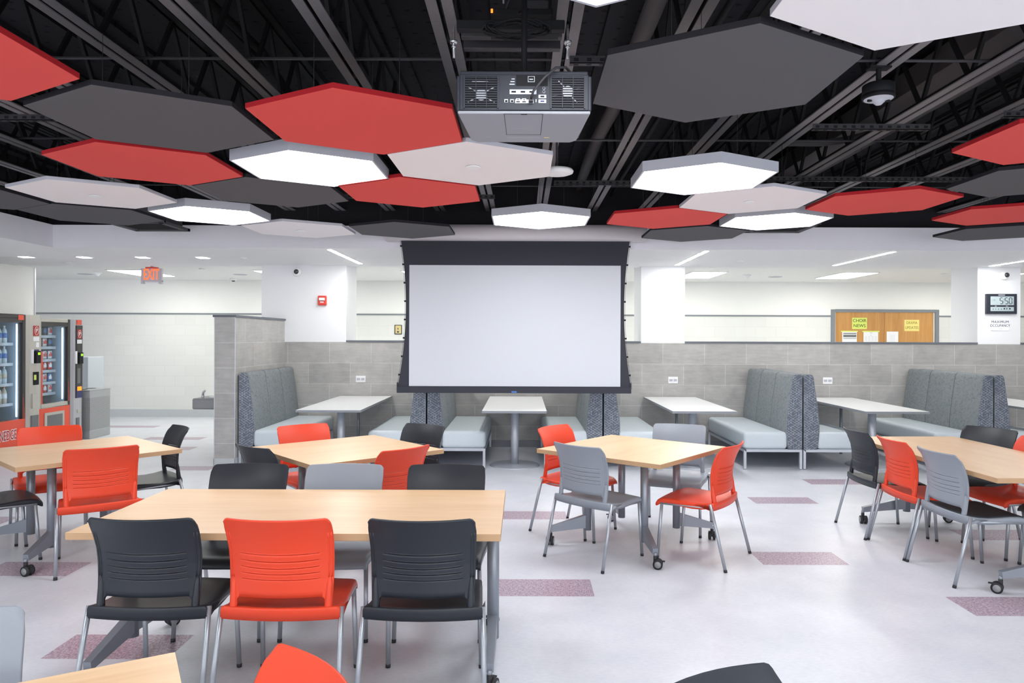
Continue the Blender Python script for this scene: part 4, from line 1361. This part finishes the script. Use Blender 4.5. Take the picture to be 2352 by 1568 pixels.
# ------------------------------------------------------------------ cafeteria tables
TT = 0.74
def caster(parent, x, y, ang=0.0):
    c, s = cos(ang), sin(ang)
    R = Matrix.Translation((x, y, 0)) @ Matrix.Rotation(ang, 4, 'Z')
    mb = MB()
    for k in (-1, 1):
        W = R @ Matrix.Translation((0.018, k * 0.017, 0.034)) @ Matrix.Rotation(pi / 2, 4, 'X')
        mb.lathe([(0.0, -0.011), (0.024, -0.011), (0.024, -0.009), (0.034, -0.010), (0.034, 0.010), (0.024, 0.009), (0.024, 0.011), (0, 0.011)], n=24, mat=0, M=W)
        mb.lathe([(0.0, -0.0125), (0.0225, -0.0125), (0.0225, 0.0125), (0.0, 0.0125)], n=20, mat=1, M=W)
    mb.add(*boxdata(-0.012, 0.035, -0.008, 0.008, 0.03, 0.066), 0, False, R)
    mb.add(*boxdata(0.03, 0.066, -0.010, 0.010, 0.052, 0.058), 0, False, R)
    mb.lathe([(0.0, 0.05), (0.013, 0.05), (0.013, 0.09), (0, 0.09)], n=14, M=R, mat=0)
    return mb.build('caster', [M['rubber'], M['hub']], parent)
def boxdata(x0, x1, y0, y1, z0, z1):
    vs = [(x, y, z) for z in (z0, z1) for y in (y0, y1) for x in (x0, x1)]
    return vs, [(0, 2, 3, 1), (4, 5, 7, 6), (0, 1, 5, 4), (2, 6, 7, 3), (0, 4, 6, 2), (1, 3, 7, 5)]

def foot_arm(mb, p0, p1):
    """tapering arm from the column to above the caster"""
    (x0, y0), (x1, y1) = p0, p1
    mb.bar((x0, y0, 0.175), (x1, y1, 0.118), 0.044, 0.10, 0, 0.036, 0.042)
    mb.tube([(x1, y1, 0.085), (x1, y1, 0.11)], 0.012, 12)

def top_mesh(poly, parent):
    o = MB().prism(poly, TT - 0.032, TT, 0, None, 1).build('tabletop', [M['maple'], M['ply']], parent, bevel=0.0015)
    return o

def square_table(x, y, yaw, label, side=1.07, group='square maple tables'):
    r = empty('square_table', label, 'table', (x, y, 0), radians(yaw), group)
    h = side / 2
    top_mesh([(-h, -h), (h, -h), (h, h), (-h, h)], r)
    MB().bar((-0.3, -0.3, 0.695), (0.3, 0.3, 0.695), 0.05, 0.025).bar((-0.3, 0.3, 0.695), (0.3, -0.3, 0.695), 0.05, 0.025).build('under_frame', M['column'], r)
    for a in (45, 135, 225, 315):
        ca, sa = cos(radians(a)), sin(radians(a))
        mb = MB().tube([(0.355 * ca, 0.355 * sa, 0.105), (0.355 * ca, 0.355 * sa, 0.708)], 0.029, 20)
        foot_arm(mb, (0.36 * ca, 0.36 * sa), (0.645 * ca, 0.645 * sa))
        l = mb.build('leg', M['column'], r)
        caster(l, 0.645 * ca, 0.645 * sa, radians(a + 70))
    return r

def long_table(x, y, yaw, label, ln, wd, inset=0.07):
    r = empty('long_table', label, 'table', (x, y, 0), radians(yaw), 'long maple tables')
    a, b = ln / 2, wd / 2
    top_mesh([(-a, -b), (a, -b), (a, b), (-a, b)], r)
    MB().box(-a + inset, a - inset, -0.02, 0.02, 0.675, 0.708).build('under_frame', M['column'], r)
    for sx in (-1, 1):
        cx = sx * (a - inset)
        mb = MB().tube([(cx, 0, 0.10), (cx, 0, 0.708)], 0.030, 20)
        mb.box(cx - 0.03, cx + 0.03, -0.25, 0.25, 0.69, 0.708)
        for s in (-1, 1):
            foot_arm(mb, (cx, s * 0.0), (cx, s * (b - 0.08)))
        l = mb.build('leg', M['column'], r)
        for s in (-1, 1):
            caster(l, cx, s * (b - 0.08), radians(50 * s + (0 if sx < 0 else 120)))
    return r

long_table(-1.045, 3.575, 0, 'long maple table in front with six chairs', 1.905, 0.905, 0.05)
long_table(3.378, 5.365, 91.8, 'long maple table at the right edge lined with chairs', 1.87, 0.935, 0.08)
square_table(-3.355, 5.415, 48.6 - 45 + 45, 'square maple table at far left near the vending machines')
square_table(-1.355, 5.53, -3.6 + 45, 'square maple table in the middle left before the first booth')
square_table(0.866, 5.6, 5.5 + 45, 'square maple table right of centre with two grey and two orange chairs')
square_table(-1.14, 1.217, 30.0, 'maple table cut off at the bottom left corner')

# ------------------------------------------------------------------ chairs
def lerp_tab(tab, z):
    for (a, b), (c, d) in zip(tab, tab[1:]):
        if z <= c:
            t = (z - a) / (c - a)
            t = max(0.0, min(1.0, t))
            return b + (d - b) * t
    return tab[-1][1]

def shell_mesh(name, rows, thick, keep=None):
    """grid of points -> smooth shell with thickness"""
    bm = bmesh.new()
    V = [[bm.verts.new(p) for p in rw] for rw in rows]
    for i in range(len(rows) - 1):
        for j in range(len(rows[0]) - 1):
            if keep is None or keep(i, j):
                f = bm.faces.new((V[i][j], V[i][j + 1], V[i + 1][j + 1], V[i + 1][j]))
                f.smooth = True
    bmesh.ops.delete(bm, geom=[v for v in bm.verts if not v.link_faces], context='VERTS')
    bmesh.ops.recalc_face_normals(bm, faces=bm.faces)
    bmesh.ops.solidify(bm, geom=list(bm.faces), thickness=thick)
    return bm

def chair_back_mesh():
    us = [-1, -0.985, -0.95, -0.90, -0.855, -0.84, -0.82, -0.80, -0.775, -0.74, -0.55, -0.38, -0.2, 0]
    us = us + [-u for u in us[-2::-1]]
    slit = [0.574, 0.602, 0.630, 0.658, 0.686]
    zs = [0.452, 0.465, 0.476, 0.483, 0.488, 0.492, 0.495, 0.52, 0.545]
    for s in slit:
        zs += [s - 0.008, s - 0.0012, s + 0.0012, s + 0.008]
    zs += [0.71, 0.735, 0.76, 0.785, 0.808, 0.825, 0.836, 0.842, 0.845]
    edge = [(0.45, -0.185), (0.50, -0.178), (0.57, -0.171), (0.64, -0.171), (0.70, -0.180), (0.76, -0.202), (0.80, -0.222), (0.845, -0.250)]
    half = [(0.45, 0.216), (0.55, 0.219), (0.70, 0.222), (0.80, 0.226), (0.845, 0.226)]
    def surf(u, z):
        sag = 0.010 * (1 - u * u) * max(0.0, 1 - abs(z - 0.63) / 0.09)
        y = lerp_tab(edge, z) - 0.056 * (1 - u * u) * min(1.0, 0.55 + (z - 0.45) * 2.0)
        return (u * lerp_tab(half, z), y, z - sag)
    rows = []
    for z in zs:
        rw = []
        for u in us:
            x, y, zz = surf(u, z)
            if 0.47 < z < 0.496 and abs(u) < 0.90:
                r, rr, zc = 0.022, 0.855 * 0.217 - 0.022, 0.495 - 0.022
                ex, ez = abs(x) - rr, zz - zc
                dd = sqrt(ex * ex + ez * ez)
                if ex > -1e-6 and ez > -1e-6 and abs(dd - r) < 0.0036:
                    x = math.copysign(rr + ex * r / dd, x)
                    zz = zc + ez * r / dd
            if z > 0.80 and abs(u) > 0.90:
                zz -= 0.020 * ((abs(u) - 0.90) / 0.10) ** 2.2 * (z - 0.80) / 0.045
            rw.append((x, y, zz))
        rows.append(rw)
    def keep(i, j):
        zc = (zs[i] + zs[i + 1]) / 2
        uc = abs((us[j] + us[j + 1]) / 2)
        zt, r, lim = 0.495, 0.022, 0.855
        if zc < zt and uc < lim:
            ux, rr = uc * 0.217, lim * 0.217 - r
            if zc < zt - r or ux < rr or (ux - rr) ** 2 + (zc - (zt - r)) ** 2 < r * r:
                return False
        if uc < 0.74 and any(abs(zc - s) < 0.001 for s in slit):
            return False
        return True
    bm = shell_mesh('backrest', rows, 0.009, keep)
    me = bpy.data.meshes.new('backrest')
    bm.to_mesh(me)
    bm.free()
    # side posts that carry the panel, each with a raised double rib, and a raised lip over every slit
    mb = MB()
    for s in slit:
        pts, rad = [], []
        for k in range(-12, 13):
            u = 0.79 * k / 12
            x, y, z = surf(u, s)
            pts.append((x, y - 0.0075, z + 0.0038))
            rad.append(0.0034 * min(1.0, 0.35 + (12 - abs(k)) * 0.4))
        mb.tube(pts, 0.003, 6, radii=rad)
    for s in (-1, 1):
        pts = []
        for z in (0.425, 0.45, 0.50, 0.545, 0.58):
            pts.append((s * (lerp_tab(half, z) - 0.014), lerp_tab(edge, z) - 0.010, z))
        mb.tube(pts, 0.014, 10, radii=[0.017, 0.017, 0.0155, 0.013, 0.007])
        for off in (0.005, 0.017):
            pts = []
            for k in range(9):
                z = 0.575 + 0.20 * k / 8
                u = 1 - off / 0.222
                x, y, zz = surf(u, z)
                pts.append((s * x, y - 0.009, z))
            mb.tube(pts, 0.0038, 6)
    return me, mb

def merged(me, mb):
    bm = bmesh.new()
    bm.from_mesh(me)
    base = [bm.verts.new(p) for p in mb.v]
    for f, sm in zip(mb.f, mb.sm):
        try:
            fc = bm.faces.new([base[i] for i in f])
            fc.smooth = True
        except ValueError:
            pass
    bmesh.ops.remove_doubles(bm, verts=base, dist=1e-6)
    bmesh.ops.recalc_face_normals(bm, faces=bm.faces)
    out = bpy.data.meshes.new(me.name)
    bm.to_mesh(out)
    bm.free()
    bpy.data.meshes.remove(me)
    return out

def chair_seat_mesh():
    us = [-1.0, -1.0, -0.985, -0.93, -0.8, -0.6, -0.35, 0, 0.35, 0.6, 0.8, 0.93, 0.985, 1.0, 1.0]
    dr = [-0.040, -0.012, -0.003, 0, 0, 0, 0, 0, 0, 0, 0, 0, -0.003, -0.012, -0.040]
    st = [(-0.205, 0.402), (-0.207, 0.447), (-0.2055, 0.4535), (-0.200, 0.4555), (-0.165, 0.450), (-0.12, 0.442), (-0.05, 0.437), (0.03, 0.440),
          (0.10, 0.444), (0.16, 0.443), (0.20, 0.435), (0.225, 0.420), (0.236, 0.403), (0.236, 0.388)]
    rows = []
    for i, (y, z) in enumerate(st):
        t = max(0.0, min(1.0, (y + 0.2) / 0.43))
        hw = 0.254 - 0.026 * t
        rw = []
        for u, d in zip(us, dr):
            dish = -0.006 * (1 - u * u) if 3 < i < 10 else 0.0
            yy = y - 0.030 * (1 - u * u) * max(0.0, 1 - t * 2.2) + (0.016 * (1 - u * u) if t > 0.85 else 0)
            dd = d
            if i < 3:
                dd = 0.0 if i == 0 else (max(d, -0.032) if i == 1 else d)
            if i >= 12:
                dd = max(d, -0.008)
            rw.append((u * hw, yy, z + dd + dish))
        rows.append(rw)
    bm = shell_mesh('seat', rows, 0.010)
    me = bpy.data.meshes.new('seat')
    bm.to_mesh(me)
    bm.free()
    return me

BACK_ME = merged(*chair_back_mesh())
SEAT_ME = chair_seat_mesh()
CH = {}
def make_chair(col, pad=False):
    r = empty('stacking_chair', 'chair', 'chair')
    for nm, me, mt in (('seat', SEAT_ME, M[col]), ('backrest', BACK_ME, M[col])):
        link(nm, me.copy(), mt, r)
    if pad:
        rows = []
        for y, z in ((-0.17, 0.4525), (-0.12, 0.4465), (-0.05, 0.4415), (0.03, 0.4445), (0.10, 0.4485), (0.16, 0.4475), (0.195, 0.441)):
            t = (y + 0.2) / 0.43
            rows.append([(u * (0.236 - 0.026 * t), y - 0.03 * (1 - u * u) * max(0, 1 - t * 2.2), z - (0.006 * (1 - u * u) if -0.13 < y < 0.18 else 0)) for u in (-1, -0.8, -0.5, 0, 0.5, 0.8, 1)])
        bm = shell_mesh('seat_pad', rows, 0.006)
        me = bpy.data.meshes.new('seat_pad')
        bm.to_mesh(me)
        bm.free()
        link('seat_pad', me, M['pad'], r)['label'] = 'dark seat pad'
    for s in (-1, 1):
        MB().tube([(s * 0.245, -0.19, 0.418), (s * 0.222, 0.20, 0.402)], 0.010, 8).build('seat_rail', M['steel'], r)
    for s in (-1, 1):
        for top, foot in (((s * 0.256, -0.185, 0.448), (s * 0.268, -0.30, 0.0)), ((s * 0.219, 0.190, 0.41), (s * 0.226, 0.222, 0.0))):
            T, Fo = Vector(top), Vector(foot)
            p = Fo + (T - Fo) * (0.018 / T.z)
            l = MB().tube([T, p], 0.0115, 14).build('leg', M['steel'], r)
            MB().tube([p, Fo], 0.0122, 12).build('foot_glide', M['rubber'], l)
    return r
def chair(col, x, y, fx, fy, label, group, key=None, pad=False):
    rz = math.atan2(-fx, fy)
    key = key or col
    if key not in CH:
        CH[key] = make_chair(col, pad)
        r = CH[key]
        r.location = (x, y, 0)
        r.rotation_euler = (0, 0, rz)
        r['label'] = label
        r['group'] = group
        return r
    return dup(CH[key], (x, y, 0), rz, label, group)

G = 'chairs at the long table in front'
chair('black', -1.593, 3.24, 0.0, 1, 'charcoal chair with back to camera, left of the orange one at the long table', G)
chair('orange', -1.026, 3.24, 0.0, 1, 'orange chair with back to camera between two charcoal chairs at the long table', G)
chair('black', -0.420, 3.24, 0.0, 1, 'charcoal chair with back to camera at the right end of the long table', G)
chair('black', -1.60, 3.965, 0.0, -1, 'charcoal chair facing the camera across the long table, left of the grey one', G)
chair('grey', -1.042, 3.965, 0.0, -1, 'grey chair facing the camera between two charcoal chairs behind the long table', G)
chair('black', -0.443, 3.965, 0.0, -1, 'charcoal chair facing the camera across the long table, right of the grey one', G)
G = 'chairs at the far left square table'
chair('orange', -3.79, 5.745, 0.58, -0.82, 'orange chair behind the far left square table, before the vending machines', G)
chair('orange', -3.01, 5.075, -0.58, 0.81, 'orange chair with its slotted back to us at the far left square table', G)
chair('black', -3.06, 5.81, -0.75, -0.66, 'charcoal chair seen from the side between the left table and the corridor', G)
chair('black', -3.76, 5.11, 0.7, 0.71, 'charcoal chair at the left edge, only its seat and front legs in view', G)
G = 'chairs at the middle left square table'
chair('orange', -1.724, 5.93, 0.62, -0.78, 'orange chair behind the middle left square table, before the partition bench', G)
chair('black', -1.714, 5.16, 0.62, 0.78, 'charcoal chair at the left corner of the middle left square table', G)
chair('black', -0.98, 5.96, -0.55, -0.84, 'charcoal chair behind the middle left square table, below the screen', G)
chair('orange', -0.994, 5.06, -0.77, 0.64, 'orange chair with slotted back at the right of the middle left square table', G)
G = 'chairs at the square table right of centre'
chair('orange', 0.469, 5.936, 0.78, -0.63, 'orange chair half hidden behind the front grey chair right of centre', G)
chair('grey', 0.568, 5.248, 0.7, 0.71, 'grey chair with slotted back to us right of centre', G)
chair('orange', 1.30, 5.266, -0.82, 0.57, 'orange chair seen from the side, alone on the open floor side', G)
chair('grey', 1.292, 6.007, -0.336, -0.942, 'grey chair facing us behind the square table right of centre', G)
G = 'chairs at the right long table'
chair('black', 3.03, 5.945, 1, 0.0, 'charcoal chair at far end of the left side of the right table', G)
chair('orange', 3.06, 5.42, 1, 0.0, 'orange chair between the charcoal and grey chairs at the right table', G)
chair('grey', 3.075, 4.87, 1, 0.03, 'grey chair with dark seat nearest us on the left side of the right table', G, 'grey_pad', True)
chair('black', 3.76, 5.97, -0.9, -0.44, 'charcoal chair on the far side of the right table before the patterned booth back', G)
chair('orange', 3.70, 5.40, -1, -0.08, 'orange chair on the far side of the right table, cut by the photo edge', G)
chair('black', 3.76, 4.85, -1, 0.0, 'charcoal chair on the far side of the right table, only its seat front in view', G)
G = 'chairs nearest the camera'
chair('orange', -0.669, 1.438, -0.78, -0.62, 'orange chair back rising at the bottom edge left of centre', G)
chair('black', 0.54, 1.335, 0.55, -0.83, 'charcoal chair back rising at the bottom edge right of centre', G)
chair('grey', -1.46, 1.67, 0.5, -0.86, 'grey chair back at the bottom left corner', G)
